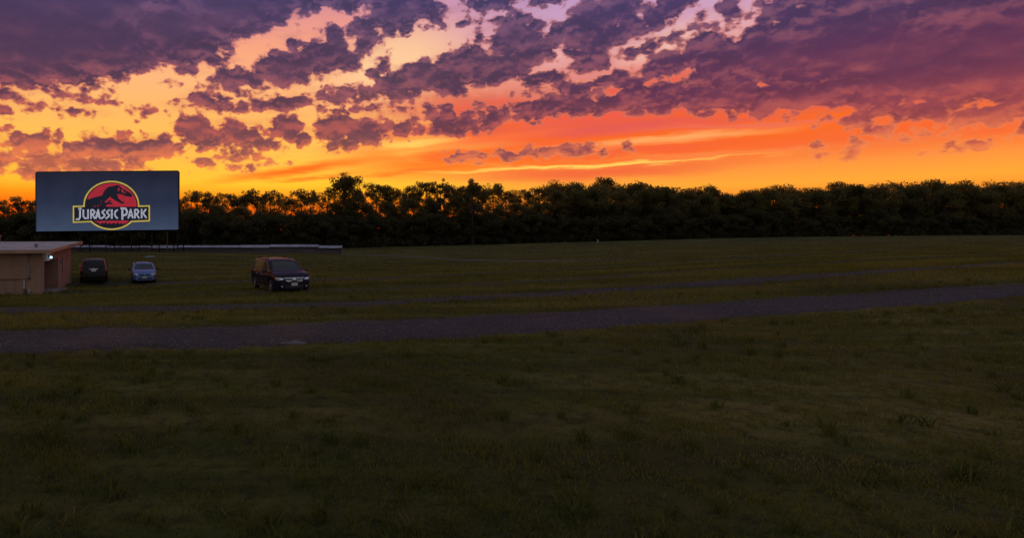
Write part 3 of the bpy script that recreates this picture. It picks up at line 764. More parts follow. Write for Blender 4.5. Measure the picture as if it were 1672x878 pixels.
# ------------------------------------------------------------------ movie screen
def glow_mat(name, col, k=1.0, base=0.10):
    """a patch of projected picture on the white panel"""
    m = bpy.data.materials.new(name); m.use_nodes = True
    b = NB(m.node_tree); bs = m.node_tree.nodes['Principled BSDF']
    bs.inputs['Base Color'].default_value = tuple(base*q for q in (0.9,0.9,1.0))+(1,); bs.inputs['Roughness'].default_value = 0.9
    bs.inputs['Specular IOR Level'].default_value = 0.1
    tc = m.node_tree.nodes.new('ShaderNodeTexCoord').outputs['Object']
    n = b.noise(tc, 2.2, 4, 0.6)
    c = b.mix(b.rng(n, 0.3, 0.7), tuple(q*0.86*k for q in col[:3])+(1,), tuple(q*1.12*k for q in col[:3])+(1,))
    b.put(bs.inputs['Emission Color'], c); bs.inputs['Emission Strength'].default_value = 1.0
    return m
PC = [Vector(w3(59, 281.8, 104.5)), Vector(w3(291, 280.0, 106.0)), Vector(w3(291, 375.2, 106.0)), Vector(w3(59, 378.2, 104.5))]   # TL TR BR BL
def on_panel(px, py, off):
    u = (px-59)/232
    top, bot = 281.8-1.8*u, 378.2-3.0*u
    t = (py-top)/(bot-top)
    p = PC[0].lerp(PC[1], u).lerp(PC[3].lerp(PC[2], u), t)
    nrm = (PC[1]-PC[0]).cross(PC[3]-PC[0]).normalized()
    if nrm.y > 0: nrm = -nrm
    return p+nrm*off
def build_screen():
    base = (PC[3]+PC[2])/2; gz = ground(base.x, base.y+0.3)
    root = empty('movie_screen', (base.x, base.y, gz))
    tag(root, 'huge white drive-in movie screen on posts showing a red dinosaur emblem', 'movie screen')
    L = lambda v: tuple(Vector(v)-root.location)
    # panel: a white boarded wall with the picture's faint blue light on it
    m = bpy.data.materials.new('white screen panel'); m.use_nodes = True
    b = NB(m.node_tree); bs = m.node_tree.nodes['Principled BSDF']
    tc = m.node_tree.nodes.new('ShaderNodeTexCoord').outputs['Object']
    n = b.noise(tc, 0.25, 4, 0.6)
    seam = b.m('PINGPONG', b.m('ADD', b.sep(tc)[0], 40.0), 0.61)
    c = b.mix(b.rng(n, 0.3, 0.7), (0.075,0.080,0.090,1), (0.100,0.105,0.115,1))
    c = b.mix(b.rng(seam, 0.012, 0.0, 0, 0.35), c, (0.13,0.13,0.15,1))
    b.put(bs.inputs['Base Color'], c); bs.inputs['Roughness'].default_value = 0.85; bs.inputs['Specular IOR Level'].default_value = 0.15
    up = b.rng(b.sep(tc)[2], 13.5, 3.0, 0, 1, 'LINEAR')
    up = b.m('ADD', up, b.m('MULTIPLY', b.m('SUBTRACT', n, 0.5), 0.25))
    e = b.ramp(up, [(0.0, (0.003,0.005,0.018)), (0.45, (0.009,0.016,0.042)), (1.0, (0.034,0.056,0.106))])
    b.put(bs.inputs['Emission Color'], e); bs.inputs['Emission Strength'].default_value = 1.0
    P = [on_panel(px, py, o) for o in (0, -0.35) for px, py in ((59,281.8),(291,280),(291,375.2),(59,378.2))]
    pb = MB(); pb.hexa([L(q) for q in P]); pb.build('panel', m, root)
    dark = material('dark steel', (0.016,0.015,0.016), 0.5, 0.6, vscale=1.0)
    rust = material('rusty steel', (0.13,0.055,0.04), 0.7, 0.3, vscale=1.0)
    # thin frame round the edge
    fr = MB(); w = 0.12
    for a, e2 in (((59,281.8),(291,280)),((291,280),(291,375.2)),((291,375.2),(59,378.2)),((59,378.2),(59,281.8))):
        A, B2 = on_panel(*a, -0.17), on_panel(*e2, -0.17); fr.tube([L(A), L(B2)], 0.20, 4)
    fr.build('frame', dark, root)
    # posts and the braces behind
    for px, mt, th in ((61, dark, .14),(80, dark, .16),(128, dark, .16),(170, dark, .16),(212, dark, .16),(246, dark, .17),(271.5, rust, .14),(288, dark, .14)):
        q = on_panel(px, 350, -0.6); g = ground(q.x, q.y); t = on_panel(px, 283, -0.6)
        pm = MB(); pm.tube([L((q.x, q.y, g-0.3)), L((q.x, q.y, t.z-0.4))], th*0.62, 6); pm.build('post', mt, root)
        bm_ = MB(); bm_.tube([L((q.x, q.y+4.0, ground(q.x, q.y+4)-0.2)), L((q.x, q.y+0.2, t.z-2.2))], 0.09, 5); bm_.build('brace', dark, root)
    xb = MB()
    for r_ in (300, 330, 360):
        xb.tube([L(on_panel(60, r_, -0.5)), L(on_panel(290, r_, -0.5))], 0.08, 5)
    xb.build('cross_rail', dark, root)
    # ---- the projected emblem
    Z2 = lambda x, y: (50+x/6.688, 270+y/6.688)
    Z3 = lambda x, y: (110+x/8.779, 285+y/8.779)
    def flat(name, polys, mat, off, conv):
        me = bmesh.new()
        for poly in polys:
            vs = [me.verts.new(L(on_panel(*conv(x, y), off))) for x, y in poly]
            es = [me.edges.new((vs[i], vs[(i+1) % len(vs)])) for i in range(len(vs))]
            bmesh.ops.triangle_fill(me, edges=es, use_beauty=True)
        bmesh.ops.recalc_face_normals(me, faces=me.faces)
        d = bpy.data.meshes.new(name); me.to_mesh(d); me.free(); d.materials.append(mat)
        o = bpy.data.objects.new(name, d); COL.objects.link(o); o.parent = root; return o
    cx, cy = 877, 437
    def arc(rx, ry, a0, a1, n=40): return [(cx+rx*math.cos(rad(a0+(a1-a0)*i/n)), cy-ry*math.sin(rad(a0+(a1-a0)*i/n))) for i in range(n+1)]
    def outline(rx, ry, l, r, tl, tr, bl, br):
        at_ = math.degrees(math.asin(max(-1, min(1, (cy-(tl+tr)/2)/ry))))
        ab = math.degrees(math.asin((((bl+br)/2)-cy)/ry))
        return arc(rx, ry, 180-at_, at_)+[(r, tr), (r, br)]+arc(rx, ry, -ab, -180+ab)+[(l, bl), (l, tl)]
    outer = outline(306, 268, 457, 1300, 442, 436, 628, 612)
    inner = outline(290, 252, 472, 1285, 457, 451, 613, 597)
    yel = glow_mat('yellow light', lin(200, 176, 72), 0.80)
    red = glow_mat('red light', lin(168, 26, 44), 0.85)
    navy = glow_mat('dark light', lin(16, 24, 42), 0.5, 0.06)
    white = glow_mat('white light', lin(196, 200, 218), 0.92)
    n = len(outer)
    d = bpy.data.meshes.new('emblem_border')
    d.from_pydata([L(on_panel(*Z2(*q), 0.03)) for q in outer]+[L(on_panel(*Z2(*q), 0.03)) for q in inner], [], [(i, (i+1) % n, n+(i+1) % n, n+i) for i in range(n)])
    d.materials.append(yel); o = bpy.data.objects.new('emblem_border', d); COL.objects.link(o); o.parent = root
    flat('emblem_field', [inner], navy, 0.02, Z2)
    a1 = math.degrees(math.asin(-15/240))
    up_ = arc(276, 242, 180-a1, a1)
    lo = [(690,608),(1068,603)]+[(cx+272*math.cos(rad(-a)), cy+240*math.sin(rad(a))) for a in (46, 50, 55)]
    lo += [(1000,640),(985,628),(965,642),(950,620),(925,640),(905,622),(880,640),(862,626),(840,640),(815,618),(795,636),(780,620),(760,640),(745,632)]
    flat('emblem_disc', [up_, lo], red, 0.04, Z2)
    beast = [(262,462),(250,430),(252,395),(284,348),(300,356),(318,350),(330,338),(340,346),(355,330),(367,338),(382,322),(394,330),(412,316),(424,322),(442,308),(452,314),(470,300),(478,306),(498,290),
             (512,262),(508,248),(526,248),(522,226),(540,228),(538,206),(556,210),(556,188),(574,194),(578,172),(596,180),(604,164),(622,172),(655,165),(686,154),(714,150),(738,158),(760,182),(800,212),(850,240),(896,262),(930,292),(908,328),(880,318),(846,312),(812,306),(788,290),(750,284),(702,280),
             (722,302),(716,326),(738,352),(778,386),(820,400),(808,414),(768,416),(716,390),(660,358),(622,330),(604,316),(590,338),(566,352),(556,380),(540,372),(528,396),(548,404),(580,388),(590,368),(612,366),(628,380),(604,388),(596,402),(628,398),(660,436),(630,420),(606,434),(590,418),(566,440),(540,440),(560,462)]
    flat('emblem_beast', [beast], navy, 0.06, Z3)
    flat('emblem_beast_gap', [[(716,192),(740,188),(748,210),(732,240),(712,238),(726,214)], [(764,206),(790,226),(812,250),(808,272),(786,262),(770,242)], [(820,262),(842,268),(824,280)],
                              [(462,410),(474,430),(470,446)], [(430,430),(444,462),(428,462)], [(396,440),(408,462),(390,462)], [(362,450),(374,462),(356,462)], [(486,372),(492,396),(480,390)]], red, 0.08, Z3)
    # lettering, each letter drawn as strokes with a dark line down the middle
    G = [('J', 22, [[(176,482),(176,612),(160,640),(116,642)], [(150,490),(200,488)]]),
         ('U', 20, [[(224,500),(224,596),(242,626),(268,628),(290,612)], [(290,498),(290,636)]]),
         ('R', 20, [[(332,500),(332,636)], [(332,508),(366,508),(386,534),(372,562),(340,574)], [(352,574),(392,636)]]),
         ('A', 20, [[(398,636),(438,498)], [(434,498),(462,636)], [(414,596),(452,594)]]),
         ('S', 20, [[(536,502),(498,530),(496,548),(530,580),(526,598),(478,634)]]),
         ('S', 20, [[(604,502),(564,530),(562,548),(594,580),(590,598),(542,634)]]),
         ('I', 22, [[(630,498),(630,634)]]),
         ('C', 20, [[(716,504),(682,528),(672,566),(686,604),(718,630)]]),
         ('P', 24, [[(782,474),(782,648)], [(784,484),(832,490),(852,532),(836,574),(790,590)], [(756,484),(782,482)]]),
         ('A', 20, [[(866,628),(904,494)], [(900,494),(934,628)], [(882,590),(922,588)]]),
         ('R', 20, [[(962,494),(962,628)], [(962,502),(998,504),(1016,530),(1002,556),(968,566)], [(982,566),(1026,628)]]),
         ('K', 20, [[(1060,492),(1060,626)], [(1124,494),(1074,560)], [(1078,552),(1130,624)]])]
    def ribbon(path, w):
        P = [Vector((x, y)) for x, y in path]; Lf, R = [], []
        for i, p in enumerate(P):
            if i == 0: d = (P[1]-P[0]).normalized(); k = 1
            elif i == len(P)-1: d = (P[-1]-P[-2]).normalized(); k = 1
            else:
                d1, d2 = (P[i]-P[i-1]).normalized(), (P[i+1]-P[i]).normalized(); d = (d1+d2).normalized(); k = 1/max(0.55, d.dot(d1))
            nn = Vector((-d.y, d.x))*w*0.5*k; Lf.append(p+nn); R.append(p-nn)
        return [tuple(q) for q in Lf]+[tuple(q) for q in R[::-1]]
    for ch, w, strokes in G:
        me_v, me_f, k = [], [], 0
        for i_, st in enumerate(strokes):
            q = ribbon(st, w); h = len(q)//2
            me_v += [L(on_panel(*Z3(*a), 0.05+0.004*i_)) for a in q]
            me_f += [(k+i, k+i+1, k+2*h-2-i, k+2*h-1-i) for i in range(h-1)]; k += len(q)
        o = mesh_obj('letter', me_v, me_f, white, root)
        me_v, me_f, k = [], [], 0
        for i_, st in enumerate(strokes):
            q = ribbon(st, w*0.26); h = len(q)//2
            me_v += [L(on_panel(*Z3(*a), 0.085+0.004*i_)) for a in q]
            me_f += [(k+i, k+i+1, k+2*h-2-i, k+2*h-1-i) for i in range(h-1)]; k += len(q)
        mesh_obj('inline', me_v, me_f, navy, o)
build_screen()

# ------------------------------------------------------------------ long low fence with a pale capping, beyond the screen
def build_low_fence():
    m_cap = material('weathered pale boards', (0.25,0.26,0.30), 0.5, vary=0.35, vscale=0.8)
    m_cap2 = material('grey capping', (0.26,0.26,0.30), 0.6, vary=0.3, vscale=0.8)
    m_wall = bpy.data.materials.new('dark fence boards'); m_wall.use_nodes = True
    b = NB(m_wall.node_tree); bs = m_wall.node_tree.nodes['Principled BSDF']
    tc = m_wall.node_tree.nodes.new('ShaderNodeTexCoord').outputs['Object']
    z = b.sep(tc)[2]
    gap = b.m('PINGPONG', z, 0.11)
    n = b.noise(b.mapping(tc, sc=(0.4, 1, 3)), 1.0, 5, 0.6)
    c = b.ramp(n, [(0.3, (0.080,0.074,0.088)), (0.5, (0.125,0.112,0.125)), (0.7, (0.17,0.145,0.15))])
    c = b.mix(b.rng(gap, 0.022, 0.008), c, (0.012,0.011,0.014,1))
    b.put(bs.inputs['Base Color'], c); bs.inputs['Roughness'].default_value = 0.8
    m_post = material('fence post', (0.11,0.10,0.11), 0.8)
    m_rust = material('reddish board', (0.16,0.08,0.07), 0.8)
    A, B = spot(40, 112.5), spot(558, 113.5)
    root = empty('low_fence', A); tag(root, 'long low dark board fence with a pale stepped capping below the wood', 'fence')
    L = lambda p: tuple(Vector(p)-root.location)
    total = (B-A).length; ux = (B-A).normalized(); ux.z = 0; ux.normalize(); uy = Vector((-ux.y, ux.x, 0))
    # (px start, px end, row of cap top, cap thickness px, wall bottom row)
    secs = [(40,176,400.4,2.6,413),(176,222,401.4,2.2,412.6),(222,246,401.0,2.4,412.6),(246,290,400.6,3.4,412.6),(290,391,400.6,2.6,413.2),(391,440,400.0,3.2,413.6),(440,520,399.2,3.0,413.8),(520,559,400.8,3.2,414.4)]
    for i, (p0, p1, rt, th, rb) in enumerate(secs):
        a, e = A.lerp(B, (p0-40)/518), A.lerp(B, (p1-40)/518)
        zt = HC-(rt-HZ)*a.y/F; zc = zt-th*0.145; 
        cap = MB()
        f0, f1 = -uy*0.75, uy*0.25
        cap.hexa([L((*(a+f0)[:2], zc)), L((*(e+f0)[:2], zc)), L((*(e+f1)[:2], zt-0.06)), L((*(a+f1)[:2], zt-0.06)),
                  L((*(a+f0)[:2], zc+0.05)), L((*(e+f0)[:2], zc+0.05)), L((*(e+f1)[:2], zt)), L((*(a+f1)[:2], zt))])
        cap.build('capping', m_cap if i not in (1, 2, 5) else m_cap2, root)
        wl = MB(); w0 = -uy*0.05
        g0, g1 = ground(a.x, a.y), ground(e.x, e.y)
        up = zt-0.12
        wl.hexa([L((*(a+w0)[:2], g0-0.2)), L((*(e+w0)[:2], g1-0.2)), L((*(e-w0)[:2], g1-0.2)), L((*(a-w0)[:2], g0-0.2)),
                 L((*(a+w0)[:2], up)), L((*(e+w0)[:2], up)), L((*(e-w0)[:2], up)), L((*(a-w0)[:2], up))])
        wl.build('board_panel', m_wall, root)
    for px in (84,134,150,196,222,246,290,328,350,391,404,440,478,520,552):
        a = A.lerp(B, (px-40)/518); pm = MB(); g = ground(a.x, a.y)
        pm.box(L((a.x-uy.x*0.14, a.y-uy.y*0.14, g+0.5)), (0.26, 0.16, 1.5), math.atan2(ux.y, ux.x)); pm.build('post', m_post, root)
    for px, w, z0, z1, mt in ((257, 1.1, 0.25, 0.9, m_rust), (187, 0.8, 0.65, 1.0, m_cap)):
        a = A.lerp(B, (px-40)/518); g = ground(a.x, a.y); pm = MB()
        pm.box(L((a.x-uy.x*0.09, a.y-uy.y*0.09, g+(z0+z1)/2)), (w, 0.06, z1-z0), math.atan2(ux.y, ux.x)); pm.build('patch_board', mt, root)
    # end panel on the right
    a = B; g = ground(a.x, a.y); pm = MB()
    pm.box(L((a.x+0.1, a.y-0.2, g+0.6)), (0.14, 1.0, 1.5), math.atan2(ux.y, ux.x)); pm.build('end_panel', material('faded pink board', (0.20,0.13,0.15), 0.8), root)
build_low_fence()

# ------------------------------------------------------------------ brick building
def brick_mat(name, c1, c2, mortar):
    m = bpy.data.materials.new(name); m.use_nodes = True
    b = NB(m.node_tree); bs = m.node_tree.nodes['Principled BSDF']
    g = m.node_tree.nodes.new('ShaderNodeNewGeometry')
    tc = m.node_tree.nodes.new('ShaderNodeTexCoord').outputs['Object']
    s = b.sep(tc)
    run = b.m('ADD', b.m('MULTIPLY', s[0], 1.0), b.m('MULTIPLY', s[1], 1.0))
    v = b.xyz(run, s[2], 0.0)
    br = m.node_tree.nodes.new('ShaderNodeTexBrick')
    b.put(br.inputs['Vector'], v); br.inputs['Scale'].default_value = 1.0
    br.inputs['Brick Width'].default_value = 0.42; br.inputs['Row Height'].default_value = 0.205; br.inputs['Mortar Size'].default_value = 0.012
    br.inputs['Mortar Smooth'].default_value = 0.3
    br.inputs['Color1'].default_value = c1; br.inputs['Color2'].default_value = c2; br.inputs['Mortar'].default_value = mortar
    n = b.noise(tc, 1.3, 6, 0.65)
    c = b.mix(b.rng(n, 0.46, 0.72, 0, 0.55), br.outputs['Color'], tuple(q*0.55 for q in c1[:3])+(1,))
    drip = b.noise(b.mapping(tc, sc=(1.6, 1.6, 0.18)), 1.0, 4, 0.6)
    c = b.mix(b.rng(drip, 0.55, 0.72, 0, 0.4), c, (0.11,0.075,0.06,1))
    b.put(bs.inputs['Base Color'], c); bs.inputs['Roughness'].default_value = 0.85; bs.inputs['Specular IOR Level'].default_value = 0.2
    bn = m.node_tree.nodes.new('ShaderNodeBump'); bn.inputs['Strength'].default_value = 0.6; bn.inputs['Distance'].default_value = 0.02
    b.put(bn.inputs['Height'], b.m('SUBTRACT', b.m('MULTIPLY', n, 0.5), br.outputs['Fac'])); b.put(bs.inputs['Normal'], bn.outputs[0])
    return m
def build_building():
    C = Vector((-20.2, 38.0, 0)); g0 = -1.15
    v = Vector((-1.6, 7.0, 0)).normalized(); u = Vector((-v.y, v.x, 0))          # v runs back along the right wall, u to the left along the front
    root = empty('brick_building', (C.x, C.y, g0), math.atan2(v.y, v.x)-PI/2)
    tag(root, 'low tan brick building with a flat pale roof and one lit wall lamp', 'building')
    # local frame: +x right (= -u), +y back (= v), z up from the footing
    walls = brick_mat('tan painted block', (0.36,0.225,0.150,1), (0.345,0.215,0.143,1), (0.295,0.184,0.124,1))
    inner = brick_mat('brown block', (0.38,0.20,0.14,1), (0.34,0.18,0.13,1), (0.24,0.13,0.10,1))
    W, D, T = 14.0, 7.25, 0.22
    zf, zb = 2.64, 3.02                                # wall top at the front and at the back, above the footing
    zt = lambda y: zf+(zb-zf)*y/D
    o0, o1, oh = 0.50, 3.72, 2.04                      # alcove in the right wall
    oh1 = 2.12
    mb = MB()
    def wall(x0, y0, x1, y1, z0a, z0b, z1a, z1b, nx, ny):   # outer line from (x0,y0) to (x1,y1); thickness towards (nx,ny)
        mb.hexa([(x0,y0,z0a),(x1,y1,z0b),(x1+nx,y1+ny,z0b),(x0+nx,y0+ny,z0a),(x0,y0,z1a),(x1,y1,z1b),(x1+nx,y1+ny,z1b),(x0+nx,y0+ny,z1a)])
    wall(-W, 0, 0, 0, -0.4, -0.4, zf, zf, 0, T)                       # front
    wall(0, T, 0, o0, -0.4, -0.4, zt(T), zt(o0), -T, 0)               # right wall, before the alcove
    wall(0, o0, 0, o1, oh, oh1, zt(o0), zt(o1), -T, 0)               # over the alcove
    wall(0, o1, 0, D, -0.4, -0.4, zt(o1), zt(D), -T, 0)               # behind it
    wall(-W, D, -T, D, -0.4, -0.4, zb, zb, 0, -T)                     # back
    wall(-W, T, -W, D-T, -0.4, -0.4, zt(T), zt(D-T), T, 0)            # left
    mb.build('wall', walls, root)
    al = MB(); dp = 1.05
    al.hexa([(-T,o1,-.3),(-T,o1+.15,-.3),(-dp,o1+.15,-.3),(-dp,o1,-.3),(-T,o1,oh1+.1),(-T,o1+.15,oh1+.1),(-dp,o1+.15,oh1+.1),(-dp,o1,oh1+.1)])
    al.hexa([(-dp,o0-.1,-.3),(-dp,o1+.15,-.3),(-dp-.15,o1+.15,-.3),(-dp-.15,o0-.1,-.3),(-dp,o0-.1,oh1+.1),(-dp,o1+.15,oh1+.1),(-dp-.15,o1+.15,oh1+.1),(-dp-.15,o0-.1,oh1+.1)])
    al.hexa([(-T,o0-.12,-.3),(-T,o0-.003,-.3),(-dp,o0-.003,-.3),(-dp,o0-.12,-.3),(-T,o0-.12,oh+.1),(-T,o0-.003,oh+.1),(-dp,o0-.003,oh+.1),(-dp,o0-.12,oh+.1)])
    al.hexa([(-T-.003,o0,oh+.02),(-T-.003,o1,oh1+.02),(-dp,o1,oh1+.02),(-dp,o0,oh+.02),(-T-.003,o0,oh+.09),(-T-.003,o1,oh1+.09),(-dp,o1,oh1+.09),(-dp,o0,oh+.09)])
    al.build('alcove', inner, root)
    fl = MB(); fl.box((-0.25, (o0+o1)/2, 0.09), (1.7, o1-o0-0.02, 0.12)); fl.build('doorstep', material('concrete', (0.22,0.18,0.16), 0.9, bump=0.3), root)
    # door in the alcove's back wall: pale frame and a glass leaf
    fm = material('pale door frame', (0.30,0.30,0.20), 0.5); gm = material('dark glass', (0.02,0.025,0.02), 0.06, spec=0.8)
    dr = MB(); x = -dp+0.03
    for y0, y1, z0, z1 in ((2.45,2.55,.15,2.0),(3.55,3.65,.15,2.0),(2.55,3.55,1.92,2.0),(2.55,3.55,.15,.85)):
        dr.box((x, (y0+y1)/2, (z0+z1)/2), (0.05, y1-y0, z1-z0))
    do = dr.build('door', fm, root)
    gl = MB(); gl.box((x-0.005, 3.05, 1.385), (0.02, 1.0, 1.07)); gl.build('glass_pane', gm, do)
    hd = MB(); hd.tube([(x+.06,2.66,1.0),(x+.06,2.66,1.25)], 0.018, 6); hd.build('handle', material('steel', (0.4,0.4,0.4), 0.3, 1.0), do)
    # roof slab with overhang
    rm = material('pale felt roof', (0.34,0.33,0.32), 0.75, vary=0.22, vscale=0.7, bump=0.3)
    fa = material('brown fascia', (0.38,0.22,0.14), 0.7, vary=0.2, vscale=1.5)
    ov, of_, ob = 0.60, 0.62, 0.75
    za, zc = zt(-of_), zt(D+ob)
    rf = MB()
    rf.hexa([(-W-.4,-of_,za+.01),(ov,-of_,za+.01),(ov,D+ob,zc+.01),(-W-.4,D+ob,zc+.01),(-W-.4,-of_,za+.17),(ov,-of_,za+.17),(ov,D+ob,zc+.17),(-W-.4,D+ob,zc+.17)])
    roof = rf.build('roof', rm, root)
    fs = MB()
    fs.hexa([(-W-.44,-of_-.04,za-.02),(ov+.04,-of_-.04,za-.02),(ov+.04,-of_,za-.02),(-W-.44,-of_,za-.02),(-W-.44,-of_-.04,za+.19),(ov+.04,-of_-.04,za+.19),(ov+.04,-of_,za+.19),(-W-.44,-of_,za+.19)])
    fs.hexa([(ov,-of_,za-.02),(ov+.04,-of_,za-.02),(ov+.04,D+ob,zc-.02),(ov,D+ob,zc-.02),(ov,-of_,za+.19),(ov+.04,-of_,za+.19),(ov+.04,D+ob,zc+.19),(ov,D+ob,zc+.19)])
    fs.build('fascia', fa, root)
    vt = MB(); vt.tube([(-0.8,1.7,zt(1.7)+.15),(-0.8,1.7,zt(1.7)+.36)], 0.09, 8); vt.tube([(-0.8,1.7,zt(1.7)+.36),(-0.8,1.7,zt(1.7)+.43)], [.16, .12], 8)
    vt.build('roof_vent', material('dull zinc', (0.2,0.2,0.24), 0.5, 0.5), roof)
    # vent pipe with a cross arm near the back of the roof
    ap = MB(); yb = D-0.6; zz = zt(yb)+.15
    ap.tube([(-4.55,yb,zz),(-4.55,yb,zz+.52)], 0.055, 7); ap.tube([(-5.15,yb,zz+.58),(-4.43,yb,zz+.50)], 0.05, 6)
    ap.build('roof_aerial', material('rusty pipe', (0.42,0.17,0.12), 0.6, vscale=2), roof)
    # pipes on the front
    cm = material('dark conduit', (0.06,0.05,0.05), 0.5); pm = material('pale pipe', (0.42,0.42,0.50), 0.5)
    cd = MB(); cd.tube([(-0.74,-.05,2.55),(-0.74,-.05,1.02),(-1.35,-.05,0.98),(-2.4,-.05,0.98)], 0.022, 6); cd.build('conduit', cm, root)
    lt = MB(); lt.tube([(-0.74,-.06,2.1),(-0.74,-.06,1.1)], 0.03, 6); lt.build('conduit', material('grey conduit', (0.26,0.24,0.27), 0.5), root)
    for x0, z0, z1 in ((-0.98, .42, .92), (-0.70, .12, .38)):
        pp = MB(); pp.tube([(x0,-.07,z0),(x0,-.07,z1)], 0.05, 8); pp.build('downpipe', pm, root)
    jb = MB(); jb.box((-0.72,-.06,1.02), (.10,.10,.12)); jb.box((-0.94,-.06,0.16), (.10,.10,.42)); jb.build('junction_box', cm, root)
    sk = MB(); sk.box((0.02, 4.35, 1.85), (.04, .30, .22)); sk.build('wall_box', material('grey box', (0.20,0.16,0.15), 0.6), root)
    pl = MB(); pl.box((0.025, 4.75, 1.55), (.05, .08, 1.0)); pl.build('wall_strip', material('brown strip', (0.20,0.12,0.10), 0.7), root)
    # lamp over the alcove
    lm = MB(); ly = 1.42; lz = 2.27
    lm.box((0.04, ly, lz+.06), (.08, .16, .16)); lamp = lm.build('wall_lamp', material('lamp housing', (0.12,0.12,0.12), 0.5), root)
    bm = bmesh.new(); bmesh.ops.create_uvsphere(bm, u_segments=14, v_segments=9, radius=0.06)
    bmesh.ops.translate(bm, verts=bm.verts, vec=(0.155, ly, lz))
    me = bpy.data.meshes.new('lamp_bulb'); bm.to_mesh(me); bm.free(); me.shade_smooth()
    me.materials.append(material('lit bulb', (0.8,0.8,0.8), 0.4, emit=(0.22,0.62,1.0,1), estr=9.0))
    bo = bpy.data.objects.new('lamp_bulb', me); COL.objects.link(bo); bo.parent = lamp
    ld = bpy.data.lights.new('wall_lamp_light', 'POINT'); ld.energy = 2.5; ld.color = (0.45, 0.8, 1.0); ld.shadow_soft_size = 0.08
    lo = bpy.data.objects.new('wall_lamp_light', ld); COL.objects.link(lo); lo.parent = lamp; lo.location = (0.30, ly, lz-0.02)
build_building()

# ------------------------------------------------------------------ cars
from mathutils.bvhtree import BVHTree
M_TYRE = material('tyre rubber', (0.018,0.018,0.019), 0.85, bump=0.3, bscale=60)
M_RIM = material('alloy rim', (0.45,0.45,0.47), 0.32, 0.9, vary=0.1)
M_RIMD = material('rim shadow', (0.02,0.02,0.022), 0.6)
M_GLASS = material('dark window glass', (0.010,0.012,0.014), 0.05, vary=0.1, spec=0.30)
M_TINT = material('tinted glass painted sheen', (0.050,0.046,0.054), 0.12, vary=0.3, spec=0.008)  # pale base colour paints in the sky's sheen on the rear side glass
M_CABIN = material('dark cabin panel', (0.006,0.006,0.007), 0.5, spec=0.1)  # flat black stands in for the unlit cabin behind the front side windows
M_TRIM = material('black plastic', (0.016,0.016,0.018), 0.5)
M_CHROME = material('chrome', (0.62,0.62,0.64), 0.15, 1.0, vary=0.05)
M_LAMP = material('lamp glass', (0.42,0.46,0.52), 0.10, 0.3, vary=0.3, vscale=30, spec=0.9)
M_LAMPIN = material('lamp reflector', (0.75,0.78,0.84), 0.2, 0.8, vary=0.2, vscale=30)
M_AMBER = material('amber lens', (0.62,0.16,0.05), 0.15, spec=0.8)
M_RED = material('red lens', (0.45,0.012,0.012), 0.12, vary=0.2, spec=0.8)
M_PLATE = material('licence plate', (0.55,0.55,0.58), 0.5, vary=0.2, vscale=30)
M_PLATEB = material('plate marks', (0.05,0.06,0.12), 0.5)
def paint(name, col, metal=0.15, rough=0.32, spec=0.24, coat=0.12):
    return material(name, col, rough, metal, vary=0.10, vscale=1.2, spec=spec, coat=coat)

def lerp_pts(pts):
    a = np.array(sorted(pts), float); return lambda x: float(np.interp(x, a[:, 0], a[:, 1]))
def smooth_pts(pts):
    """rounded version of a polyline profile"""
    a = np.array(sorted(pts), float)
    xs = np.linspace(a[0, 0], a[-1, 0], 400); ys = np.interp(xs, a[:, 0], a[:, 1])
    k = np.ones(13)/13; yp = np.convolve(np.pad(ys, 6, mode='edge'), k, 'valid')
    return lambda x: float(np.interp(x, xs, yp))

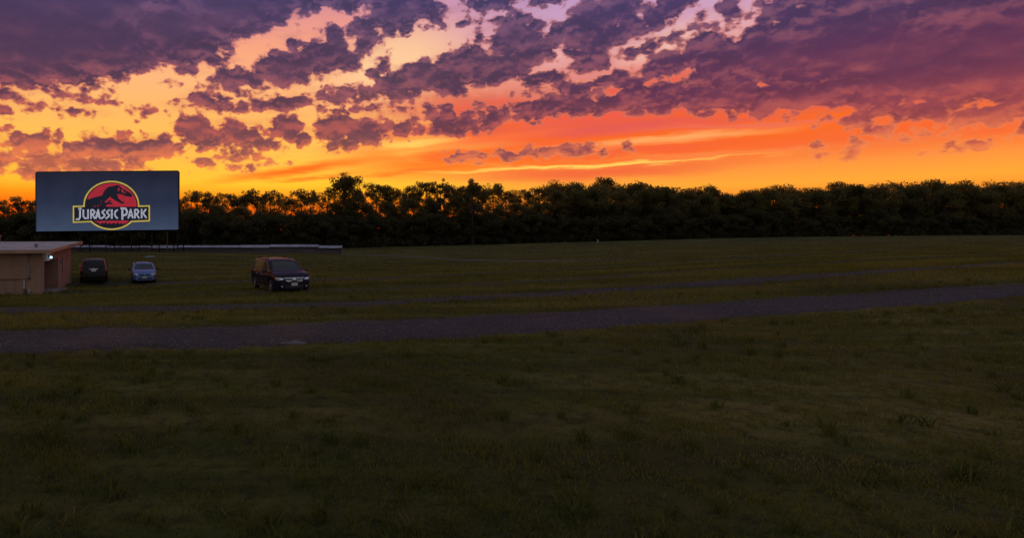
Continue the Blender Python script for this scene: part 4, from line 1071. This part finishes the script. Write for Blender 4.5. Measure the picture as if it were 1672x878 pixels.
def car(name, label, cat, P, loc, rz, group=None):
    root = empty(name, loc, rz); tag(root, label, cat, group)
    top, belt, half, low = smooth_pts(P['top']), lerp_pts(P['belt']), smooth_pts(P['half']), lerp_pts(P['low'])
    xr, xf = P['top'][0][0], P['top'][-1][0]
    R = P['wr']; AR = R*1.17
    stations = set(np.linspace(xr, xf, 46).tolist())
    for xw in P['wheels']:
        for a in np.linspace(0, PI, 15): stations.add(xw+AR*math.cos(a))
        stations.add(xw-AR-0.004); stations.add(xw+AR+0.004)
    st = sorted(s for s in stations if xr <= s <= xf)
    def section(x):
        zt, w = top(x), half(x); zb = low(x); arch = False
        for xw in P['wheels']:
            if abs(x-xw) <= AR: zb = max(zb, R+math.sqrt(max(0, AR*AR-(x-xw)**2))*0.96); arch = True
        zs = min(belt(x), zt-0.045)
        zb = min(zb, zs-0.10)
        hgt = max(0.0, zt-zs)
        tum = P['tumble']*min(1.0, hgt/0.62)
        m1 = zb+(zs-zb)*0.10; m2 = zb+(zs-zb)*0.45; m3 = zb+(zs-zb)*0.80
        wt = w*0.975-tum
        rnd = min(0.16, 0.30*w)
        return [(0, zb+0.0), (w*0.86, zb), (w*0.925, m1*0.5+zb*0.5), (w*0.95, m1), (w*0.978, m2), (w, m3), (w*0.98, zs),
                (w*0.975-tum*0.46, zs+hgt*0.48), (wt, zs+hgt*0.86), (wt-rnd*0.35, zs+hgt*0.965), (wt-rnd, zt), (wt*0.5, zt+P['crown']*0.75), (0, zt+P['crown'])]
    V, Fc = [], []
    for x in st:
        s = section(x)
        ring = s+[(-y, z) for y, z in s[-2:0:-1]]
        V += [(x, y, z) for y, z in ring]
    n = len(ring)
    for i in range(len(st)-1):
        for k in range(n): Fc.append((i*n+k, i*n+(k+1) % n, (i+1)*n+(k+1) % n, (i+1)*n+k))
    Fc += [tuple(range(n))[::-1], tuple(range((len(st)-1)*n, len(st)*n))]
    bm = bmesh.new(); vs = [bm.verts.new(v) for v in V]
    for f in Fc: bm.faces.new([vs[i] for i in f])
    bmesh.ops.recalc_face_normals(bm, faces=bm.faces)
    tree = BVHTree.FromBMesh(bm)
    me = bpy.data.meshes.new('body'); bm.to_mesh(me); bm.free(); me.shade_smooth(); me.materials.append(P['paint'])
    body = bpy.data.objects.new('body', me); COL.objects.link(body); body.parent = root
    e = body.modifiers.new('edges', 'EDGE_SPLIT'); e.split_angle = rad(50)

    def project(side, a, b):
        if side in 'LR':
            s = 1 if side == 'L' else -1; o, d = Vector((a, 3*s, b)), Vector((0, -s, 0))
        elif side in 'FB':
            s = 1 if side == 'F' else -1; o, d = Vector((6*s, a, b)), Vector((-s, 0, 0))
        else: o, d = Vector((a, b, 5)), Vector((0, 0, -1))
        h = tree.ray_cast(o, d)
        if h[0] is None:
            h = tree.find_nearest(o+d*(3 if side in 'LR' else 4))
        return h[0], -d, h[1]
    def decal(nm, side, poly, mat, off=0.008, parent=None, rings=4, thick=0.02):
        n_ = []
        for i in range(len(poly)):                       # extra points along the edges
            p, q = poly[i], poly[(i+1) % len(poly)]
            n_ += [(p[0]+(q[0]-p[0])*k/3, p[1]+(q[1]-p[1])*k/3) for k in range(3)]
        c = (sum(p[0] for p in n_)/len(n_), sum(p[1] for p in n_)/len(n_)); m = len(n_)
        vs2, fs2 = [], []
        for k in range(rings):
            f = 1-k/rings
            for p in n_:
                h, u, nn = project(side, c[0]+(p[0]-c[0])*f, c[1]+(p[1]-c[1])*f)
                vs2.append(h+(u*0.5+(nn if nn.dot(u) > 0 else u)*0.5).normalized()*off)
        h, u, nn = project(side, *c); vs2.append(h+u*off)
        for k in range(rings-1):
            for i in range(m): fs2.append((k*m+i, k*m+(i+1) % m, (k+1)*m+(i+1) % m, (k+1)*m+i))
        for i in range(m): fs2.append(((rings-1)*m+i, (rings-1)*m+(i+1) % m, rings*m))
        k0 = len(vs2)                                     # skirt, so the piece has an edge
        vs2 += [Vector(v)-u*thick for v in vs2[:m]]
        for i in range(m): fs2.append((i, k0+i, k0+(i+1) % m, (i+1) % m))
        mb = MB(); mb.add(vs2, fs2); o = mb.build(nm, mat, parent or root, False)
        return o
    mir = lambda poly: [(-a, b) for a, b in poly][::-1]
    # glass
    for nm, side, poly in P['glass']:
        decal(nm, side, poly, M_CABIN if nm == 'side_window' and max(q[0] for q in poly) > 0.7 else M_TINT if nm == 'side_window' else M_GLASS, 0.006)
    # lamps, grille, plates and trim
    for nm, side, poly, mat, off in P['details']:
        decal(nm, side, poly, mat, off)
    # wheels
    for xw in P['wheels']:
        for s in (1, -1):
            w = empty('wheel', (xw, s*(half(xw)-0.125), R)); w.parent = root
            prof = [(0.60*R, -.10), (0.72*R, -.115), (0.93*R, -.11), (0.99*R, -.085), (R, -.03), (R, .03), (0.99*R, .085), (0.93*R, .11), (0.72*R, .115), (0.60*R, .10)]
            N = 28; tv, tf = [], []
            for i in range(N):
                a = 2*PI*i/N; tv += [(r_*math.cos(a), y_, r_*math.sin(a)) for r_, y_ in prof]
            k = len(prof)
            for i in range(N):
                for j in range(k): tf.append((i*k+j, i*k+(j+1) % k, ((i+1) % N)*k+(j+1) % k, ((i+1) % N)*k+j))
            tm = MB(); tm.add(tv, tf); tm.build('tyre', M_TYRE, w, True)
            rm = MB(); y0 = s*0.085
            for i in range(P.get('spokes', 5)):
                a = 2*PI*(i+0.25)/P.get('spokes', 5)
                c, sn = math.cos(a), math.sin(a); pc, ps = -sn, c
                def pt(rr_, t_, y_): return (c*rr_+pc*t_, y_, sn*rr_+ps*t_)
                rm.hexa([pt(.04, -.05, y0-.02*s), pt(.62*R, -.035, y0-.02*s), pt(.62*R, .035, y0-.02*s), pt(.04, .05, y0-.02*s), pt(.04, -.05, y0+.02*s), pt(.62*R, -.035, y0+.01*s), pt(.62*R, .035, y0+.01*s), pt(.04, .05, y0+.02*s)])
            rm.tube([(0, y0-.02*s, 0), (0, y0+.028*s, 0)], .07, 12)
            ring = []; N2 = 24
            for i in range(N2):
                a = 2*PI*i/N2
                for r_, y_ in ((.59*R, y0-.03*s), (.66*R, y0-.03*s), (.66*R, y0+.02*s), (.59*R, y0+.012*s)): ring.append((r_*math.cos(a), y_, r_*math.sin(a)))
            rm.add(ring, [(i*4+j, i*4+(j+1) % 4, ((i+1) % N2)*4+(j+1) % 4, ((i+1) % N2)*4+j) for i in range(N2) for j in range(4)])
            rm.build('rim', M_RIM, w)
            dm = MB(); dm.tube([(0, y0-.05*s, 0), (0, y0-.035*s, 0)], .62*R, 20); dm.build('rim_shade_disc', M_RIMD, w)  # dark disc paints in the shade behind the spokes
    # dark underbody behind the wheels
    ub = MB(); ub.box(((xr+xf)/2, 0, 0.36), (xf-xr-0.5, 2*half(0)-0.52, 0.30)); ub.build('underbody', M_TRIM, root)
    # mirrors
    for s in (1, -1):
        mx, mz = P['mirror']; y = half(mx)*0.97
        mm = MB(); nn = 9; rows = []
        for i in range(5):
            t = i/4; rr2 = [0.55, .95, 1.0, .92, .45][i]
            for k in range(nn):
                a = 2*PI*k/nn; rows.append((mx-0.02+0.13*(0.5-t), s*(y+0.17+0.125*rr2*math.cos(a)), mz+0.03+0.085*rr2*math.sin(a)))
        mm.add(rows, [(i*nn+k, i*nn+(k+1) % nn, (i+1)*nn+(k+1) % nn, (i+1)*nn+k) for i in range(4) for k in range(nn)]+[tuple(range(nn))[::-1], tuple(range(4*nn, 5*nn))])
        mm.tube([(mx, s*(y-0.04), mz-0.04), (mx, s*(y+0.09), mz+0.0)], 0.028, 6)
        mo = mm.build('mirror', P.get('mirror_mat', M_TRIM), root, True)
        gm = MB(); gm.box((mx-0.088, s*(y+0.17), mz+0.03), (.012, .19, .12)); gm.build('mirror_glass', M_CHROME, mo)
    # door handles
    for x, z in P.get('handles', []):
        for s in (1, -1):
            h = project('L' if s > 0 else 'R', x, z)[0]; hm = MB(); hm.tube([h+Vector((-.09, s*.005, 0)), h+Vector((-.05, s*.035, .004)), h+Vector((.05, s*.035, .004)), h+Vector((.09, s*.005, 0))], .014, 6)
            hm.build('door_handle', P.get('handle_mat', P['paint']), root, True)
    # roof rails
    if 'rails' in P:
        xa, xb, yy = P['rails']
        for s in (1, -1):
            pts = []
            for i in range(9):
                t = i/8; x = xa+(xb-xa)*t; y = s*yy
                h = project('T', x, y)[0]; pts.append(h+Vector((0, 0, -0.01+0.11*math.sin(PI*min(1, max(0, t)))**0.35)))
            rm = MB(); rm.tube(pts, .03, 6); rm.build('roof_rail', M_TRIM, root, True)
    if 'antenna' in P:
        x, y, h_ = P['antenna']; p = project('T', x, y)[0]
        am = MB(); am.tube([p, p+Vector((-.03, 0, .06)), p+Vector((-.10, 0, h_))], [.018, .008, .005], 6); am.build('antenna', M_TRIM, root)
    if 'wiper' in P:
        side, pts = P['wiper']; wm = MB(); q = []
        for a, b_ in pts:
            h, u, nn = project(side, a, b_); q.append(h+u*0.03)
        wm.tube(q, .012, 5); wm.build('wiper', M_TRIM, root)
    return root

def sym(nm, poly, mat, side, off=0.012):
    return [(nm, side, poly, mat, off), (nm, side, [(-a, b) for a, b in poly][::-1], mat, off)]
def both(nm, poly, mat, off=0.012):
    return [(nm, 'L', poly, mat, off), (nm, 'R', poly, mat, off)]

VAN = dict(
    top=[(-2.57,0.66),(-2.555,0.82),(-2.50,1.04),(-2.30,1.52),(-2.20,1.61),(-2.0,1.665),(-1.4,1.70),(-0.6,1.715),(0.1,1.69),(0.55,1.62),(1.0,1.38),(1.42,1.135),(1.6,1.10),(2.05,1.03),(2.35,0.93),(2.49,0.80),(2.56,0.62),(2.57,0.56)],
    belt=[(-2.57,1.06),(-1.0,1.04),(0.8,0.99),(1.5,0.97),(2.57,0.88)],
    half=[(-2.57,0.80),(-2.5,0.89),(-2.3,0.945),(-1.6,0.975),(1.5,0.975),(2.0,0.955),(2.3,0.90),(2.47,0.80),(2.57,0.64)],
    low=[(-2.57,0.36),(-2.3,0.24),(-1.5,0.21),(1.9,0.21),(2.4,0.20),(2.57,0.24)],
    tumble=0.165, crown=0.03, wr=0.345, wheels=(-1.52,1.56), mirror=(0.98,1.06), spokes=7,
    paint=paint('dark plum paint', (0.016,0.012,0.024), 0.0, 0.28, 0.06, 0.07), rails=(-2.05,0.05,0.60), antenna=(-1.55,0.35,0.34), handles=[(0.10,0.90),(-0.95,0.92)], handle_mat=M_CHROME,
    glass=[('windshield','F',[(-0.76,1.15),(0.76,1.15),(0.60,1.585),(-0.60,1.585)]), ('rear_window','B',[(-0.68,1.10),(0.68,1.10),(0.56,1.52),(-0.56,1.52)])]
        + [(n_, sd, pl) for sd in 'LR' for n_, pl in (('side_window',[(1.02,1.05),(0.98,1.10),(0.40,1.52),(0.06,1.57),(0.06,1.06)]), ('side_window',[(-0.02,1.06),(-0.02,1.575),(-0.92,1.595),(-0.98,1.07)]), ('side_window',[(-1.08,1.08),(-1.03,1.59),(-1.75,1.575),(-2.05,1.49),(-2.16,1.12)]))],
    details=sym('headlight', [(0.52,0.80),(0.56,0.72),(0.86,0.70),(0.90,0.76),(0.88,0.86)], M_LAMP, 'F', 0.012)
        + sym('indicator', [(0.815,0.755),(0.825,0.72),(0.895,0.725),(0.90,0.80),(0.84,0.83)], M_AMBER, 'F', 0.024)
        + sym('lamp_reflector', [(0.60,0.735),(0.72,0.725),(0.72,0.79),(0.60,0.80)], M_LAMPIN, 'F', 0.020)
        + sym('fog_light', [(0.58,0.37),(0.68,0.37),(0.69,0.44),(0.58,0.44)], M_LAMPIN, 'F', 0.014)
        + [('grille','F',[(-0.50,0.795),(-0.42,0.66),(-0.28,0.615),(0.28,0.615),(0.42,0.66),(0.50,0.795)], M_TRIM, 0.012),
           ('grille_bar','F',[(-0.52,0.825),(-0.51,0.795),(0.51,0.795),(0.52,0.825)], M_CHROME, 0.024),
           ('grille_bar','F',[(-0.43,0.665),(-0.28,0.605),(0.28,0.605),(0.43,0.665),(0.42,0.685),(0.27,0.632),(-0.27,0.632),(-0.42,0.685)], M_CHROME, 0.026),
           ('grille_bar','F',[(-0.47,0.735),(-0.46,0.718),(0.46,0.718),(0.47,0.735)], M_CHROME, 0.022),
           ('emblem','F',[(-0.085,0.745),(-0.03,0.70),(0.03,0.70),(0.085,0.745),(0.05,0.80),(-0.05,0.80)], M_CHROME, 0.032),
           ('air_intake','F',[(-0.50,0.40),(-0.42,0.31),(0.42,0.31),(0.50,0.40),(0.46,0.46),(-0.46,0.46)], M_TRIM, 0.010),
           ('licence_plate','F',[(-0.16,0.43),(0.16,0.43),(0.16,0.575),(-0.16,0.575)], M_PLATE, 0.03),
           ('wiper_cowl','F',[(-0.78,1.115),(0.78,1.115),(0.77,1.15),(-0.77,1.15)], M_TRIM, 0.012),
           ('licence_plate','B',[(-0.16,0.70),(0.16,0.70),(0.16,0.85),(-0.16,0.85)], M_PLATE, 0.02)]
        + sym('taillight', [(0.66,0.80),(0.86,0.80),(0.85,1.10),(0.72,1.10)], M_RED, 'B', 0.015)
        + both('side_moulding', [(1.00,0.50),(-1.05,0.48),(-1.05,0.53),(1.00,0.55)], M_TRIM, 0.018)
        + both('sill_strip', [(1.12,0.27),(-1.08,0.27),(-1.08,0.31),(1.12,0.31)], M_CHROME, 0.012)
        + both('door_seam', [(0.02,0.32),(0.035,0.32),(0.035,1.02),(0.02,1.02)], M_TRIM, 0.002) + both('door_seam', [(-1.03,0.50),(-1.015,0.50),(-1.015,1.04),(-1.03,1.04)], M_TRIM, 0.002)
        + both('taillight', [(-2.50,0.84),(-2.34,0.86),(-2.34,1.08),(-2.46,1.10)], M_RED, 0.015))

BLACK = dict(
    top=[(-2.46,0.62),(-2.45,0.80),(-2.42,1.04),(-2.26,1.50),(-2.16,1.60),(-1.95,1.66),(-1.3,1.695),(-0.5,1.70),(0.1,1.67),(0.6,1.57),(1.1,1.28),(1.5,1.08),(2.0,0.99),(2.3,0.88),(2.43,0.74),(2.46,0.58)],
    belt=[(-2.46,1.06),(0.8,0.97),(2.46,0.85)],
    half=[(-2.46,0.86),(-2.40,0.925),(-2.2,0.955),(-1.5,0.965),(1.5,0.965),(2.1,0.93),(2.38,0.82),(2.46,0.66)],
    low=[(-2.46,0.36),(-2.2,0.27),(-1.5,0.22),(2.0,0.22),(2.46,0.28)],
    tumble=0.20, crown=0.03, wr=0.335, wheels=(-1.46,1.48), mirror=(0.95,1.06), spokes=5,
    paint=paint('black paint', (0.012,0.012,0.013)), rails=(-1.9,0.05,0.62), antenna=(-2.0,0.30,0.14), handles=[(0.05,0.90),(-0.95,0.92)],
    glass=[('windshield','F',[(-0.76,1.12),(0.76,1.12),(0.60,1.54),(-0.60,1.54)]), ('rear_window','B',[(-0.74,1.05),(0.74,1.05),(0.62,1.53),(0.55,1.56),(-0.55,1.56),(-0.62,1.53)])]
        + [(n_, sd, pl) for sd in 'LR' for n_, pl in (('side_window',[(1.0,1.03),(0.42,1.46),(0.06,1.54),(0.06,1.04)]), ('side_window',[(-0.02,1.04),(-0.02,1.545),(-0.90,1.57),(-0.95,1.06)]), ('side_window',[(-1.05,1.07),(-1.0,1.57),(-1.75,1.55),(-1.98,1.47),(-2.08,1.12)]))],
    details=sym('taillight', [(0.80,0.86),(0.925,0.86),(0.90,1.08),(0.82,1.10)], M_RED, 'B', 0.02)
        + sym('upper_taillight', [(0.80,1.12),(0.865,1.10),(0.735,1.53),(0.69,1.53)], M_RED, 'B', 0.02)
        + both('taillight', [(-2.43,0.86),(-2.27,0.87),(-2.27,1.10),(-2.38,1.12)], M_RED, 0.015)
        + [('licence_plate','B',[(-0.165,0.80),(0.165,0.80),(0.165,0.94),(-0.165,0.94)], M_PLATE, 0.02),
           ('plate_bar','B',[(-0.30,0.965),(0.30,0.965),(0.29,1.005),(-0.29,1.005)], M_CHROME, 0.025),
           ('emblem','B',[(-0.05,1.015),(0.05,1.015),(0.0,1.05)], M_CHROME, 0.02),
           ('bumper_top','B',[(-0.84,0.60),(0.84,0.60),(0.82,0.64),(-0.82,0.64)], M_TRIM, 0.03),
           ('hatch_seam','B',[(-0.80,0.66),(0.80,0.66),(0.80,0.675),(-0.80,0.675)], M_TRIM, 0.004),
           ('licence_plate','F',[(-0.16,0.44),(0.16,0.44),(0.16,0.57),(-0.16,0.57)], M_PLATE, 0.02),
           ('grille','F',[(-0.45,0.60),(0.45,0.60),(0.48,0.74),(-0.48,0.74)], M_TRIM, 0.012)]
        + sym('headlight', [(0.52,0.68),(0.82,0.68),(0.84,0.80),(0.55,0.78)], M_LAMP, 'F', 0.012)
        + sym('bumper_reflector', [(0.60,0.46),(0.78,0.46),(0.78,0.50),(0.60,0.50)], M_RED, 'B', 0.012),
    wiper=('B', [(0.05,1.08),(0.40,1.13)]))

BLUE = dict(
    top=[(-2.15,0.66),(-2.13,0.95),(-2.05,1.12),(-1.85,1.38),(-1.5,1.445),(-0.8,1.475),(-0.2,1.46),(0.15,1.42),(0.6,1.22),(1.05,1.02),(1.25,0.98),(1.7,0.90),(1.98,0.80),(2.11,0.68),(2.15,0.52)],
    belt=[(-2.15,0.98),(0.8,0.92),(2.15,0.78)],
    half=[(-2.15,0.74),(-2.05,0.82),(-1.8,0.86),(1.2,0.87),(1.75,0.84),(2.0,0.76),(2.15,0.58)],
    low=[(-2.15,0.34),(-1.9,0.22),(1.8,0.20),(2.15,0.24)],
    tumble=0.17, crown=0.03, wr=0.315, wheels=(-1.27,1.30), mirror=(0.72,0.99), spokes=6,
    paint=paint('pale blue paint', (0.090,0.170,0.37), 0.2), rails=(-1.5,-0.1,0.55), handles=[(0.0,0.82),(-0.85,0.84)],
    glass=[('windshield','F',[(-0.69,1.04),(0.69,1.04),(0.56,1.385),(-0.56,1.385)]), ('rear_window','B',[(-0.60,1.08),(0.60,1.08),(0.50,1.33),(-0.50,1.33)])]
        + [(n_, sd, pl) for sd in 'LR' for n_, pl in (('side_window',[(0.78,0.98),(0.30,1.26),(0.0,1.35),(0.0,0.98)]), ('side_window',[(-0.07,0.99),(-0.07,1.36),(-0.80,1.37),(-0.95,1.01)]), ('side_window',[(-1.03,1.02),(-0.90,1.36),(-1.45,1.33),(-1.70,1.08)]))],
    details=sym('headlight', [(0.46,0.72),(0.50,0.62),(0.76,0.62),(0.80,0.72),(0.72,0.76)], M_LAMP, 'F', 0.012)
        + sym('indicator', [(0.68,0.66),(0.70,0.62),(0.78,0.63),(0.80,0.71),(0.72,0.72)], M_AMBER, 'F', 0.022)
        + sym('fog_light', [(0.52,0.36),(0.62,0.36),(0.62,0.42),(0.52,0.42)], M_LAMPIN, 'F', 0.012)
        + [('grille','F',[(-0.40,0.66),(-0.36,0.585),(-0.28,0.56),(0.28,0.56),(0.36,0.585),(0.40,0.66),(0.33,0.685),(-0.33,0.685)], M_TRIM, 0.012),
           ('emblem','F',[(-0.05,0.625),(0,0.585),(0.05,0.625),(0,0.66)], M_CHROME, 0.028),
           ('air_intake','F',[(-0.52,0.42),(-0.46,0.32),(0.46,0.32),(0.52,0.42)], M_TRIM, 0.010),
           ('licence_plate','F',[(-0.16,0.395),(0.16,0.395),(0.16,0.51),(-0.16,0.51)], M_PLATE, 0.03),
           ('wiper_cowl','F',[(-0.72,1.00),(0.72,1.00),(0.71,1.035),(-0.71,1.035)], M_TRIM, 0.012),
           ('licence_plate','B',[(-0.16,0.70),(0.16,0.70),(0.16,0.82),(-0.16,0.82)], M_PLATE, 0.02)]
        + sym('taillight', [(0.62,0.78),(0.80,0.78),(0.79,1.0),(0.66,1.0)], M_RED, 'B', 0.012)
        + both('indicator', [(1.78,0.66),(1.92,0.66),(1.90,0.73),(1.76,0.74)], M_AMBER, 0.014))

def park(px, d): return spot(px, d)
_v = spot(456, 32.9); car('minivan', 'dark plum minivan with roof rails parked alone facing the camera', 'minivan', VAN, _v, math.atan2(-_v.y, -_v.x)+rad(17.0))
_v = spot(154.5, 47.6); car('minivan', 'black minivan seen from behind, parked beside the brick building', 'minivan', BLACK, _v, math.atan2(_v.y, _v.x)-rad(1.5))
_v = spot(234, 47.6); car('hatchback', 'pale blue hatchback facing the camera between the two minivans', 'car', BLUE, _v, math.atan2(-_v.y, -_v.x)+rad(2.5))

# ------------------------------------------------------------------ small things on the ground
def slab(name, p, rx, ry, h, mat, seed, label, cat):
    r = random.Random(seed); n = 18; vs, fs = [], []
    for k, (f, z) in enumerate(((1.04, -0.05), (1.0, 0.55*h), (0.86, 0.9*h), (0.5, h))):
        for i in range(n):
            a = 2*PI*i/n; q = f*(1+0.16*math.sin(3*a+seed)+0.08*r.uniform(-1, 1))
            x, y = p.x+rx*q*math.cos(a), p.y+ry*q*math.sin(a)
            vs.append((x, y, ground(x, y)+z+0.015*r.uniform(-1, 1)*(k > 0)))
    vs.append((p.x, p.y, ground(p.x, p.y)+h))
    for k in range(3):
        for i in range(n): fs.append((k*n+i, k*n+(i+1) % n, (k+1)*n+(i+1) % n, (k+1)*n+i))
    for i in range(n): fs.append((3*n+i, 3*n+(i+1) % n, 4*n))
    o = mesh_obj(name, [Vector(v)-p for v in vs], fs, mat); o.location = p
    return tag(o, label, cat)
slab('stone_slab', at(480, 561), 0.27, 0.17, 0.045, material('pale broken stone', (0.12,0.10,0.10), 0.85, vary=0.4, vscale=8, bump=0.6), 3, 'pale broken stone slab lying in the near edge of the gravel road', 'stone')
slab('stone_slab', at(244.5, 419.2), 0.62, 1.6, 0.10, material('grey concrete', (0.20,0.20,0.24), 0.8, vary=0.3, vscale=3, bump=0.4), 8, 'grey concrete pad in the grass below the right half of the movie screen', 'concrete pad')
_p = spot(976, 150); _m = MB(); _m.box((0, 0, 0.25), (0.24, 0.2, 0.75)); _m.box((0, 0, 0.66), (0.30, 0.26, 0.08))
_o = _m.build('marker_post', material('white paint', (0.40,0.40,0.40), 0.6), None, False, 0.02); _o.location = _p
tag(_o, 'small white marker post far off at the foot of the wood', 'post')
